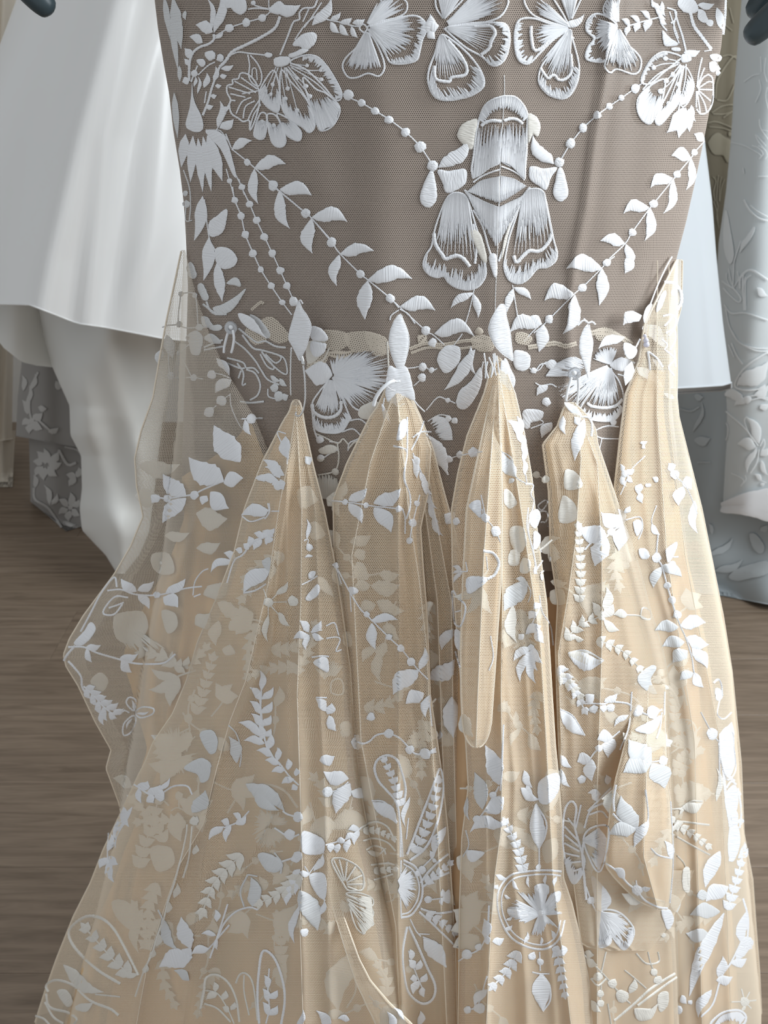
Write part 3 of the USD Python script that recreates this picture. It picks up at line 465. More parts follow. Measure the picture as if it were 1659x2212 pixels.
# ---------------------------------------------------------------- embroidery of the bodice
sew('''
# leaf_vine | vine of paired satin leaves and knots running down from the left flower
@ R1 b
S 12 790 1270 890 1350 985 1430 1140 1575 1195 1625 1420 1815 1480 1870 1640 2050; L 795 1270 965 1200 85 -.1; B 925 1385 32; L 990 1430 1255 1400 110 -.14; L 985 1440 1018 1740 85 .1; B 1145 1575 42
L 1205 1620 1475 1668 110 -.16; L 1190 1640 1290 1950 95 .12; B 1425 1820 42; S 12 740 1140 790 1265
@ R5 b
S 9 740 10 780 40 950 180 985 210 1115 365 1165 435 1300 570 1345 605 1490 725 1545 785; B 740 8 32; B 950 180 30; B 1115 365 32; B 1300 570 28; B 1490 725 30
L 785 25 985 65 82 -.12; L 780 38 848 278 72 .12; L 990 205 1215 235 92 -.16; L 985 215 993 438 85 .14; L 1170 440 1385 420 78 -.1; L 1163 445 1148 645 68 .14; L 1350 605 1630 600 100 -.14; L 1345 612 1328 860 92 .05
@ R6 b
S 9 150 155 205 205 395 378 450 410 530 480; B 145 150 32; B 395 378 36; L 215 205 465 235 108 -.16; L 460 400 745 420 112 -.22; L 445 430 460 500 65; S 10 205 230 150 270 140 305; S 10 210 225 270 260 320 330
# leaf_vine | vine of paired satin leaves and knots on the right, running down to the waist
@ R3 b
S 10 1165 1100 1085 1190 1060 1230 950 1360 920 1400 765 1590 740 1620 600 1810 545 1900 420 2020; B 1085 1190 28; B 950 1360 32; B 765 1590 34; B 600 1815 34
L 1162 1102 1080 1045 66 .1; L 1055 1230 905 1215 100 .16; L 1060 1235 1018 1485 62 -.12; L 915 1390 742 1465 92 .18; L 922 1400 840 1668 70 -.14; L 730 1620 530 1668 98 .2; L 740 1625 695 1880 82 -.12; L 540 1900 350 1880 92 .12; L 550 1905 580 2090 72 -.1
@ R7 b
S 8 580 -20 520 25 490 60 350 200 295 245 120 420 75 465 10 520; B 525 25 30; B 352 200 32; B 120 420 30; L 485 60 240 65 118 .16; L 490 65 470 325 86 -.06; L 290 240 85 290 112 .2; L 300 250 215 525 92 -.14; L 65 460 -45 420 80 .1; L 75 468 45 650 94 -.05; L 690 -30 650 100 70 -.1
@ R6 b
L 1225 325 1000 392 112 .2; L 1240 335 1210 530 88 -.05; S 8 1230 325 1160 390 1100 460; S 8 1060 300 1025 100; B 1280 300 30
# bead_string | inner string of knots running down to the rolled leaf at the pin
@ R5 b
S 9 480 10 495 95 535 195 563 315 613 435 662 540 728 645 800 750 860 830; B 495 95 22; B 535 195 26; B 563 315 26; B 613 435 28; B 662 540 22; B 728 645 24; B 800 750 22
@ R1 b
S 10 745 1440 775 1545 820 1705; B 775 1545 24
# bead_string | outer string of knots running down to the rolled leaf at the pin
@ R5 b
S 9 520 -40 540 15 590 120 635 225 685 330 735 435 785 545 830 645 875 745; B 540 12 22; B 590 120 25; B 635 225 26; B 685 330 27; B 735 435 27; B 785 545 27; B 830 645 25; B 875 745 24
@ R1 b
S 12 820 1480 875 1590 900 1660
# bead_string | string of knots from the left fan flower to the moth
@ R2 b
S 9 180 600 220 625 300 660 385 710 475 765 580 845 675 940 755 1060; B 215 605 36; B 298 660 26; B 385 712 28; B 475 766 30; B 580 845 30; B 675 940 38; B 755 1062 36
# bead_string | string of knots from the right fan flower to the moth
@ R3 b
S 10 690 640 620 690 515 765 420 830 325 900 215 1000 118 1120 30 1265; B 622 690 40; B 515 765 26; B 420 830 28; B 325 900 34; B 215 1000 36; B 118 1120 42; B 30 1265 38
# moth | large embroidered moth with spread lower wings in the middle of the bodice
@ R4 b thread_ivory
P 505 380 530 290 590 245 680 230 655 380 640 470 600 480; P 1105 195 1160 190 1205 240 1215 310 1190 380 1150 360 1110 430
P 610 1180 700 1200 760 1420 720 1440; P 900 1260 960 1100 920 1300 880 1430
@ R4 b
F 34 .7 1 12 | 690 225 730 130 800 65 905 28 | 742 260 775 195 830 160 900 140; F 34 .7 1 12 | 905 28 1000 40 1070 110 1102 200 | 912 140 970 160 1030 195 1062 245
S 30 710 285 740 258 800 240 885 245; S 28 905 240 960 222 1020 232 1065 268
F 44 .5 1 11 | 640 735 700 705 780 645 866 600 | 690 300 760 285 820 275 885 300; F 44 .3 .62 13 | 640 735 700 705 780 645 866 600 | 690 300 760 285 820 275 885 300
F 44 .5 1 11 | 1080 735 1040 700 960 622 882 590 | 1090 300 1030 270 960 260 900 300; F 44 .3 .62 13 | 1080 735 1040 700 960 622 882 590 | 1090 300 1030 270 960 260 900 300
S 20 640 730 628 650 645 540 660 400 680 270 730 130 800 65 905 30; S 20 905 30 1000 40 1070 110 1104 200 1098 350 1095 500 1085 620 1080 735
S 15 640 765 700 722 780 685 865 657; S 15 880 630 960 660 1030 700 1080 748; S 10 790 640 866 605; S 10 882 592 960 632
F 36 .96 1 13 | 590 842 650 792 720 745 860 715 | 600 846 680 880 760 912 860 945; F 36 .96 1 13 | 880 710 980 732 1040 765 1092 797 | 870 942 920 915 990 870 1090 800
F 46 .9 1 13 | 565 830 640 880 740 930 850 975 | 570 835 690 1080 790 1240 848 1340; F 46 .6 .8 15 | 575 838 640 880 740 930 850 975 | 600 880 690 1080 790 1220 848 1300
F 46 .9 1 13 | 1125 805 1060 880 960 930 866 975 | 1118 815 1010 1020 930 1160 860 1300; F 46 .6 .8 15 | 1120 810 1060 880 960 930 866 975 | 1110 830 1010 1010 930 1150 860 1260
S 18 640 1000 720 1140 765 1300 800 1420; P 772 1400 838 1385 845 1555 815 1565; S 18 1040 960 960 1130 900 1320 858 1440; S 8 866 720 858 1000 850 1330
F 40 .45 .8 12 | 405 925 450 872 520 857 590 905 | 320 1330 400 1400 520 1400 670 1390; F 40 .42 .58 15 | 405 925 450 872 520 857 590 905 | 320 1330 400 1400 520 1400 670 1390; F 12 .9 1 8 | 405 925 450 872 520 857 590 905 | 320 1300 400 1400 520 1400 660 1440
O 16 400 930 340 1080 305 1200 285 1310 235 1390 215 1480 260 1550 330 1577 390 1568 430 1620 500 1665 600 1682 690 1650 747 1560 740 1440 710 1300 660 1130 590 905 520 855 450 868
S 34 305 1200 322 1300 375 1380 405 1420 460 1400 510 1392 560 1420 612 1485; S 22 640 1120 670 1300 655 1460
F 56 .25 1 11 | 225 1490 262 1555 330 1577 395 1568 430 1620 500 1665 600 1682 690 1648 748 1555 | 250 1370 290 1400 345 1430 400 1465 450 1490 510 1495 600 1530 660 1500 725 1400
F 56 .3 .55 14 | 225 1490 262 1555 330 1577 395 1568 430 1620 500 1665 600 1682 690 1648 748 1555 | 250 1370 290 1400 345 1430 400 1465 450 1490 510 1495 600 1530 660 1500 725 1400
F 40 .45 .8 12 | 1060 900 1110 832 1190 822 1245 855 | 985 1400 1060 1370 1180 1340 1315 1250; F 40 .42 .6 15 | 1060 900 1110 832 1190 822 1245 855 | 985 1400 1060 1370 1180 1340 1315 1250; F 11 .9 1 8 | 1060 900 1110 832 1190 822 1245 855 | 985 1400 1060 1370 1180 1340 1315 1250
O 16 1060 900 1000 1080 950 1230 915 1400 905 1500 940 1590 1000 1627 1060 1622 1120 1580 1190 1502 1270 1490 1340 1440 1357 1370 1330 1270 1300 1120 1265 940 1240 850 1190 820 1110 832
S 32 985 1390 1010 1450 1060 1400 1120 1350 1190 1355 1240 1330 1290 1265 1312 1200
F 54 .25 1 11 | 908 1500 942 1590 1000 1627 1060 1622 1120 1580 1190 1502 1270 1490 1340 1440 1357 1370 | 930 1420 965 1460 1020 1480 1080 1450 1130 1420 1180 1420 1240 1390 1280 1320 1315 1280
F 54 .3 .6 14 | 908 1500 942 1590 1000 1627 1060 1622 1120 1580 1190 1502 1270 1490 1340 1440 1357 1370 | 930 1420 965 1460 1020 1480 1080 1450 1130 1420 1180 1420 1240 1390 1280 1320 1315 1280
L 345 640 605 372 118 .14; L 1328 610 1150 365 112 -.14; P 335 660 440 668 575 652 577 770 500 830 410 857 378 770; P 1357 637 1250 647 1128 630 1124 740 1190 790 1262 832 1305 730; B 290 625 46; B 1375 595 44
P 268 675 302 680 330 830 325 920 270 980 210 960 185 890 210 800; P 1365 650 1405 650 1445 800 1450 880 1400 927 1345 910 1320 850 1340 750
# leaf_sprig | small two-leaved sprig below the left wing of the moth
@ R4 b
S 9 650 1672 610 1850 572 1980; L 640 1708 450 1838 68 .1; L 646 1722 682 1922 62 -.06
# leaf_sprig | small two-leaved sprig below the right wing of the moth
S 9 975 1640 990 1720 1020 1935; L 986 1662 1135 1766 68 -.1; L 984 1672 930 1872 64 .06
# seam | centre seam running down through the moth
@ R4 b thread_grey
S 5 905 -150 905 30 872 600 860 1000 845 1400 832 1700 825 2000
# butterfly_flower | winged flower left of the centre seam at the top edge
@ R2 b
F 40 .9 1 9 | 770 -130 850 -150 960 -60 | 818 110 824 118 830 122; S 12 775 -100 775 40 822 118; S 12 828 120 945 0 1000 -80
F 54 .5 .95 9 | 850 145 853 152 855 160 | 1040 -60 1180 -50 1215 20 1160 100; F 50 .4 .65 10 | 850 145 853 152 855 160 | 1040 -60 1180 -50 1215 20 1160 100; S 13 845 142 950 50 1040 -60 1150 -90 1225 -20 1235 30 1180 110 1050 150 860 165
F 50 .35 .6 9 | 848 172 850 182 852 190 | 1060 150 1150 165 1160 260 1090 345; F 16 .8 1 6 | 848 172 850 182 852 190 | 1060 150 1150 165 1160 260 1090 345; S 22 1020 168 1120 165 1155 210 1130 260 1115 310 1065 350
F 46 .2 .9 9 | 1180 150 1230 165 1247 250 1225 360 1180 410 1125 415 | 1140 160 1185 190 1190 260 1170 320 1140 350 1090 340; O 14 842 180 1000 148 1140 145 1225 160 1247 250 1225 360 1180 412 1130 416 1070 362 960 300 845 198
F 50 .6 1 9 | 800 228 812 222 826 232 | 770 390 830 415 900 410 945 390; F 14 .9 1 6 | 800 228 812 222 826 232 | 770 490 830 505 900 490 965 430; S 22 765 420 772 500 820 520 865 520 875 495 960 480 972 430 930 350 850 255
F 66 .15 .95 9 | 735 540 765 612 830 640 930 630 1020 602 1080 545 1062 460 | 755 430 790 560 840 550 930 545 990 510 1000 470 985 400; F 60 .15 .35 11 | 735 540 765 612 830 640 930 630 1020 602 1080 545 1062 460 | 755 430 790 560 840 550 930 545 990 510 1000 470 985 400
O 14 808 226 770 340 735 430 725 520 762 612 830 641 930 631 1020 602 1082 545 1062 455 985 350 885 262
# butterfly_flower | narrower winged flower right of the centre seam at the top edge
F 40 .9 1 9 | 1540 -130 1620 -150 1700 -100 | 1630 125 1636 120 1642 118; S 12 1560 -60 1630 125; S 12 1645 120 1720 -40
F 46 .4 .75 9 | 1625 172 1622 162 1620 155 | 1480 110 1380 70 1345 0 1370 -90; S 13 1620 170 1500 140 1390 90 1340 0 1390 -60 1480 -60 1570 60 1625 160
F 44 .4 .75 9 | 1622 185 1620 180 1618 172 | 1430 310 1370 300 1340 210 1400 150; S 22 1385 165 1385 230 1405 320 1460 300 1500 250; F 44 .2 .9 9 | 1300 150 1285 200 1285 310 1310 385 1370 405 | 1340 150 1335 210 1345 300 1360 350 1400 350; O 14 1618 180 1500 150 1400 118 1315 125 1283 190 1283 310 1310 388 1370 406 1440 340 1520 260
@ R3 b
F 40 .6 1 11 | 100 235 110 230 125 240 | -110 480 -30 560 60 560 110 480; F 12 .9 1 7 | 100 235 110 230 125 240 | -80 620 -20 620 40 600 110 570; S 24 -120 530 -60 610 -30 590 0 590 20 620 70 620 125 560 120 420
F 60 .15 .95 11 | -125 660 -60 730 0 760 60 768 120 730 165 640 185 560 | -100 560 -60 640 10 680 60 670 90 640 120 580 130 500; F 50 .15 .35 13 | -125 660 -60 730 0 760 60 768 120 730 165 640 185 560 | -100 560 -60 640 10 680 60 670 90 640 120 580 130 500
O 15 105 235 -20 400 -110 520 -130 640 -70 728 0 762 65 770 125 730 170 640 185 540 170 440 130 300
# butterfly_flower | smaller half-open winged flower, left of the others at the top edge
@ R2 b
F 44 .55 1 9 | 335 150 345 155 350 162 | 400 20 470 -20 540 -20 575 60; S 11 350 150 400 60 430 20 400 -30; S 11 345 165 500 120 580 80 590 20 560 -10
F 60 .7 1 10 | 350 170 356 176 350 182 | 600 105 640 180 610 290 560 330 475 372; F 50 .35 .6 12 | 350 170 356 176 350 182 | 600 105 640 180 610 290 560 330 475 372
F 50 .3 1 9 | 700 130 712 190 685 260 672 320 640 390 500 405 | 650 130 655 190 640 250 625 310 590 350 490 375; O 13 345 165 600 102 690 125 713 190 685 262 672 322 640 392 500 406 450 342 400 245
F 50 .8 1 10 | 320 215 330 210 345 222 | 200 420 260 450 340 445 420 430; F 40 .5 .7 12 | 320 215 330 210 345 222 | 200 420 260 450 340 445 420 430; O 12 322 215 280 290 200 370 178 430 212 492 270 496 340 470 410 487 446 430 420 330 365 230; O 11 285 180 310 155 335 180 315 208
# butterfly_flower | smaller half-open winged flower, right of the others at the top edge
@ R3 b
F 44 .6 1 12 | 480 170 485 165 492 170 | 385 100 380 30 420 -20 490 0; S 14 485 170 385 110 378 50 410 -10; S 14 490 168 488 60 500 0
F 60 .7 1 12 | 470 200 475 210 470 220 | 330 150 310 220 320 330 370 420; F 50 .4 .65 14 | 470 200 475 210 470 220 | 330 150 310 220 320 330 370 420; F 46 .3 1 11 | 300 115 255 160 245 240 300 300 250 380 248 465 380 478 | 320 140 290 180 290 240 320 310 290 390 290 440 380 450; O 16 478 195 380 120 300 112 248 165 243 240 300 302 252 375 244 463 382 480 402 400 440 305
F 54 .75 1 12 | 485 235 495 228 505 240 | 400 510 470 520 590 555 645 480 600 410; F 44 .45 .7 14 | 485 235 495 228 505 240 | 400 510 470 520 590 555 645 480 600 410; O 15 495 235 540 330 622 400 668 470 655 552 602 577 480 540 430 567 388 530 390 480 440 330
# fern_twig | short leafy twig between the two left flowers
@ R2 b
S 10 75 125 150 140 240 165 290 170; L 100 130 165 78 38; L 100 140 160 212 44; L 160 148 237 115 42; L 160 155 218 228 44; L 232 168 276 242 36; L 240 148 322 122 42; L 716 210 738 90 70; L 722 160 795 165 80; L 730 190 770 250 60
# fern_twig | short leafy twig between the two right flowers
@ R3 b
S 12 830 130 750 150 660 175 560 205; L 740 150 660 85 42; L 750 150 700 250 60; L 660 175 580 125 44; L 660 180 620 252 50; L 580 195 515 150 44; L 580 200 552 282 44; L 60 210 225 110 60; L 60 230 150 300 60
# fan_flower | large fan-shaped lily flower with knotted stamens at the upper left
@ R1 b
P 1150 505 1215 480 1290 490 1280 548 1215 570 1165 565; S 16 1205 470 1270 310 1318 190 1370 165 1370 110 1410 70 1490 62 1522 0; S 12 1400 185 1450 75; S 12 1410 235 1480 140 1560 20; S 12 1330 340 1420 210 1500 140; L 1480 215 1640 -20 90; P 1310 385 1370 310 1450 275 1515 290 1505 370 1430 430 1380 400; P 1275 465 1340 440 1400 410 1450 430 1380 470 1300 495
O 15 1290 530 1400 475 1510 480 1600 560 1700 720 1732 822 1680 852 1560 720 1420 590; F 40 .3 .7 14 | 1410 480 1510 482 1600 562 1700 720 1732 822 1690 845 | 1400 540 1450 560 1520 640 1600 730 1650 790 1660 800
O 15 1400 660 1510 760 1600 800 1714 920 1660 1067 1548 1113 1500 980 1450 850; F 60 .6 1 15 | 1510 1010 1548 1113 1600 1092 1662 1067 1690 990 1714 920 | 1450 850 1490 850 1520 840 1560 840 1590 830 1610 820
O 15 1215 600 1300 700 1430 850 1495 1010 1497 1090 1450 1130 1390 1080 1300 1030 1230 940 1205 800; F 44 .4 .8 15 | 1240 950 1300 1030 1390 1080 1450 1130 1497 1085 1490 1000 | 1225 780 1290 860 1350 900 1400 930 1430 920 1420 860
O 15 1150 600 1190 700 1200 800 1190 950 1120 930 1060 870 1030 790 1080 680; F 40 .4 .8 15 | 1035 790 1060 870 1120 930 1190 950 1200 860 | 1100 690 1110 750 1130 790 1160 790 1170 720
S 9 1290 545 1435 560; S 9 1290 560 1450 600 1550 600; S 9 1270 565 1350 670; S 9 1290 555 1430 620 1560 680; S 9 1275 570 1425 735; S 9 1255 575 1380 720 1460 820; S 9 1240 575 1270 755; S 9 1215 575 1225 700 1250 840; S 9 1250 575 1300 750 1350 940; S 9 1190 575 1140 720; S 9 1170 570 1080 775; S 9 1185 580 1125 805; S 12 1300 575 1500 700 1640 830; S 12 1260 590 1400 790 1500 960
B 1435 560 18; B 1550 600 19; B 1350 670 18; B 1558 678 19; B 1425 735 22; B 1460 822 22; B 1270 755 20; B 1250 842 20; B 1352 942 20; B 1140 722 18; B 1078 776 20; B 1125 805 18; B 1050 1036 20; B 1150 1070 18; B 1182 1122 18; B 1287 1086 18
O 14 1050 960 1090 990 1080 1150 1040 1190 985 1160 990 1090 1020 1000; F 30 .5 .8 14 | 985 1150 1010 1185 1040 1190 1080 1150 | 1010 1000 1030 990 1050 990 1085 1000; O 14 1110 970 1180 1000 1250 1170 1240 1240 1190 1255 1140 1220 1110 1120 1095 1010; F 34 .4 .7 14 | 1110 1130 1140 1220 1190 1255 1240 1240 1250 1170 | 1110 1000 1120 990 1130 985 1160 990 1180 1000; O 14 1180 970 1270 1010 1340 1070 1385 1130 1375 1195 1330 1195 1260 1150 1210 1050; F 34 .4 .7 14 | 1250 1140 1330 1195 1375 1195 1387 1130 1340 1070 | 1190 990 1200 985 1210 980 1220 980 1240 990
O 15 1010 730 940 640 870 625 848 672 800 680 800 718 755 732 753 790 782 850 772 900 792 970 850 1010 890 1037 942 1030 950 1112 1000 1000 1030 860
S 13 1010 760 870 660; S 13 1000 790 815 692; S 13 950 800 765 742; S 13 910 830 780 800; S 13 960 830 880 870 830 970; S 13 990 860 910 910 890 1010; S 13 1030 850 960 960 930 1030; S 13 1040 890 980 980 945 1100; S 12 1015 775 880 800; S 13 825 860 780 855
S 13 930 465 945 560 938 650 970 710 1020 735 1045 690 1045 620 1010 540 950 470; S 11 965 665 970 590 1000 590 1010 685
# fern_twig | curving corded twig with small leaves left of the fan flower
S 27 1205 140 1160 240 1040 320 900 390 800 440 740 520 690 570; S 20 690 570 655 660 620 760 590 870 545 985; S 14 780 470 850 445 940 455 1070 470; P 1065 470 1100 445 1145 465 1110 495
L 700 588 808 555 48; L 690 650 752 642 42; L 650 732 706 728 36; L 612 822 665 812 40; L 565 912 637 902 42; L 650 500 560 450 70; P 560 455 640 440 650 490 600 520; P 487 512 550 505 570 550 530 572; L 640 700 655 565 48; L 555 750 580 620 52; B 472 628 32; B 695 495 34; S 12 505 640 590 560 650 530; L 500 800 505 650 30; L 470 740 480 650 30; S 12 560 880 575 780
# bead_string | short string of knots below the top left bud
S 12 650 310 770 240 915 190 1055 150 1130 95; B 770 242 38; B 915 192 38; B 1055 152 36
# bud | leafy bud cut by the top edge on the left
P 700 10 800 -20 900 -10 922 80 870 127 810 100 790 70 740 70; L 1150 90 1380 42 105; P 1110 75 1190 10 1240 40 1230 120 1130 112; S 13 930 80 1000 70 1110 80; S 12 960 20 1000 50 1100 75; B 975 25 22; S 10 1110 75 1108 0
# leaf_sprig | sprig of long leaves at the upper left edge
L 640 280 690 -60 82; L 622 260 578 -20 46; L 630 275 485 212 100; L 545 365 432 312 78; L 440 500 388 412 64; L 420 560 385 500 40; L 430 690 370 700 70; S 22 640 290 638 340 590 378 520 402 462 450 432 540 428 690; L 650 330 720 270 30
# bell_flower | hanging bell flower with long petals at the left edge
P 455 705 472 850 540 1010 547 1100 500 1127 430 1110 398 1060 430 930 447 800; P 570 1110 680 1120 750 1200 800 1360 832 1505 800 1490 700 1280 600 1170; L 585 1155 712 1545 108 0; L 548 1165 618 1632 76 0; L 505 1180 545 1640 70 0; L 462 1160 440 1555 78 0; L 398 1145 362 1425 84 0; S 14 445 700 500 560
# leaf_sprig | three-leaved sprig beside the bell flower
L 670 1082 692 858 60; L 688 1092 808 1018 78; B 738 935 26; L 742 950 765 880 30; S 10 660 1110 680 1080 745 960; S 10 570 1110 660 1110 700 1120 760 1200
# leaf_sprig | long shaded leaves at the far left edge
@ R1 b thread_grey
L 290 -20 362 420 92 0; L 272 150 335 605 56 0; L 300 790 330 1180 56 0; L 215 -40 265 330 50 0; L 345 560 350 700 40 0; L 395 90 400 170 40; B 395 1650 24; B 405 1740 32; S 10 380 1450 430 1600 440 1760 430 1880; S 9 400 1760 400 1880 455 1880
@ R5 b
L 290 70 235 355 74 -.05; P 325 270 335 230 380 195 445 150 440 240 420 300 370 330 332 320; L 330 335 295 610 76 -.05; P 365 440 380 400 430 397 480 420 513 475 490 520 430 538 385 510; L 380 500 415 745 70 0; S 8 300 90 330 330 370 420 385 520
# fan_flower | fan-shaped lily flower with knotted stamens at the upper right
@ R3 b
P 980 430 1045 420 1060 470 990 490; S 16 1020 405 990 280 950 160 930 80; S 14 870 60 940 90 930 160 900 180; S 11 890 90 915 170 960 300; S 11 930 160 925 230 965 340; P 835 235 890 290 960 340 930 360 860 360 838 320; P 900 375 970 370 975 400 920 400; L 1000 410 1130 395 60
O 15 980 440 850 405 762 450 700 540 670 640 740 652 850 560 950 480; F 44 .3 .6 13 | 860 405 762 450 700 540 668 642 700 660 | 880 450 800 500 750 570 710 640 720 650
O 15 850 620 740 670 650 760 640 860 680 940 742 962 800 860 840 750; F 60 .6 1 13 | 655 760 640 860 680 940 742 962 800 860 | 740 680 740 700 760 730 790 750 830 740
O 15 985 540 960 700 960 800 900 880 820 970 780 950 800 870 860 760 940 600; F 44 .4 .7 13 | 960 790 900 880 820 970 778 945 800 870 | 940 640 900 720 880 760 860 790 860 760
F 30 .3 .7 13 | 1080 660 1040 780 990 820 970 800 | 1010 560 1000 620 990 680 985 700; O 13 1010 520 1080 660 1040 790 985 830 970 700
S 10 970 490 840 500 765 525; S 10 960 480 860 455; S 10 975 500 915 580; S 10 980 505 865 630; S 10 985 510 900 640 820 712; S 10 1000 510 960 655; S 10 1005 515 965 720; S 10 990 512 930 680 885 808; S 12 960 500 800 580 680 700; S 12 1020 500 1010 640 960 860
B 765 528 20; B 860 457 20; B 915 582 20; B 865 632 22; B 820 712 22; B 960 657 20; B 965 722 18; B 885 808 20
L 1000 840 868 1035 105 -.1; L 1015 840 960 1078 98 0; L 1040 850 1045 1030 70 0; L 1060 820 1095 950 50
S 13 1110 690 1150 610 1195 580; S 13 1112 692 1190 640 1225 640; S 13 1112 698 1230 700; S 13 1115 705 1180 760 1215 790; S 13 1110 710 1160 800 1180 870; S 13 1105 710 1130 880; S 13 1100 710 1100 840; S 14 1190 580 1225 610 1232 700 1225 800 1190 870 1135 890 1100 850; S 13 1105 680 1120 560 1145 450; S 13 1110 670 1150 560 1165 530
# fern_twig | corded twig and bud at the upper right edge
S 26 1050 90 1080 200 1130 270 1190 350 1218 385; P 950 20 1000 -20 1080 0 1115 60 1090 100 1000 95; L 1115 70 1210 180 70; L 1110 40 1240 30 60; P 1205 430 1260 420 1300 440 1280 480 1220 470; L 1200 490 1290 540 80; L 1250 560 1290 570 50; S 10 1160 400 1220 390; S 18 1330 -20 1325 120 1310 270; L 1260 60 1320 260 70 0; B 1205 180 28; B 1150 140 28
# fern_twig | braided twig coming in from the top edge on the right
S 14 740 -20 800 100 830 190 870 240; L 760 30 830 60 45; L 780 70 850 110 45; L 800 110 860 150 45; L 815 150 870 190 45; L 770 60 745 10 40; L 830 10 860 130 40
''', dress)
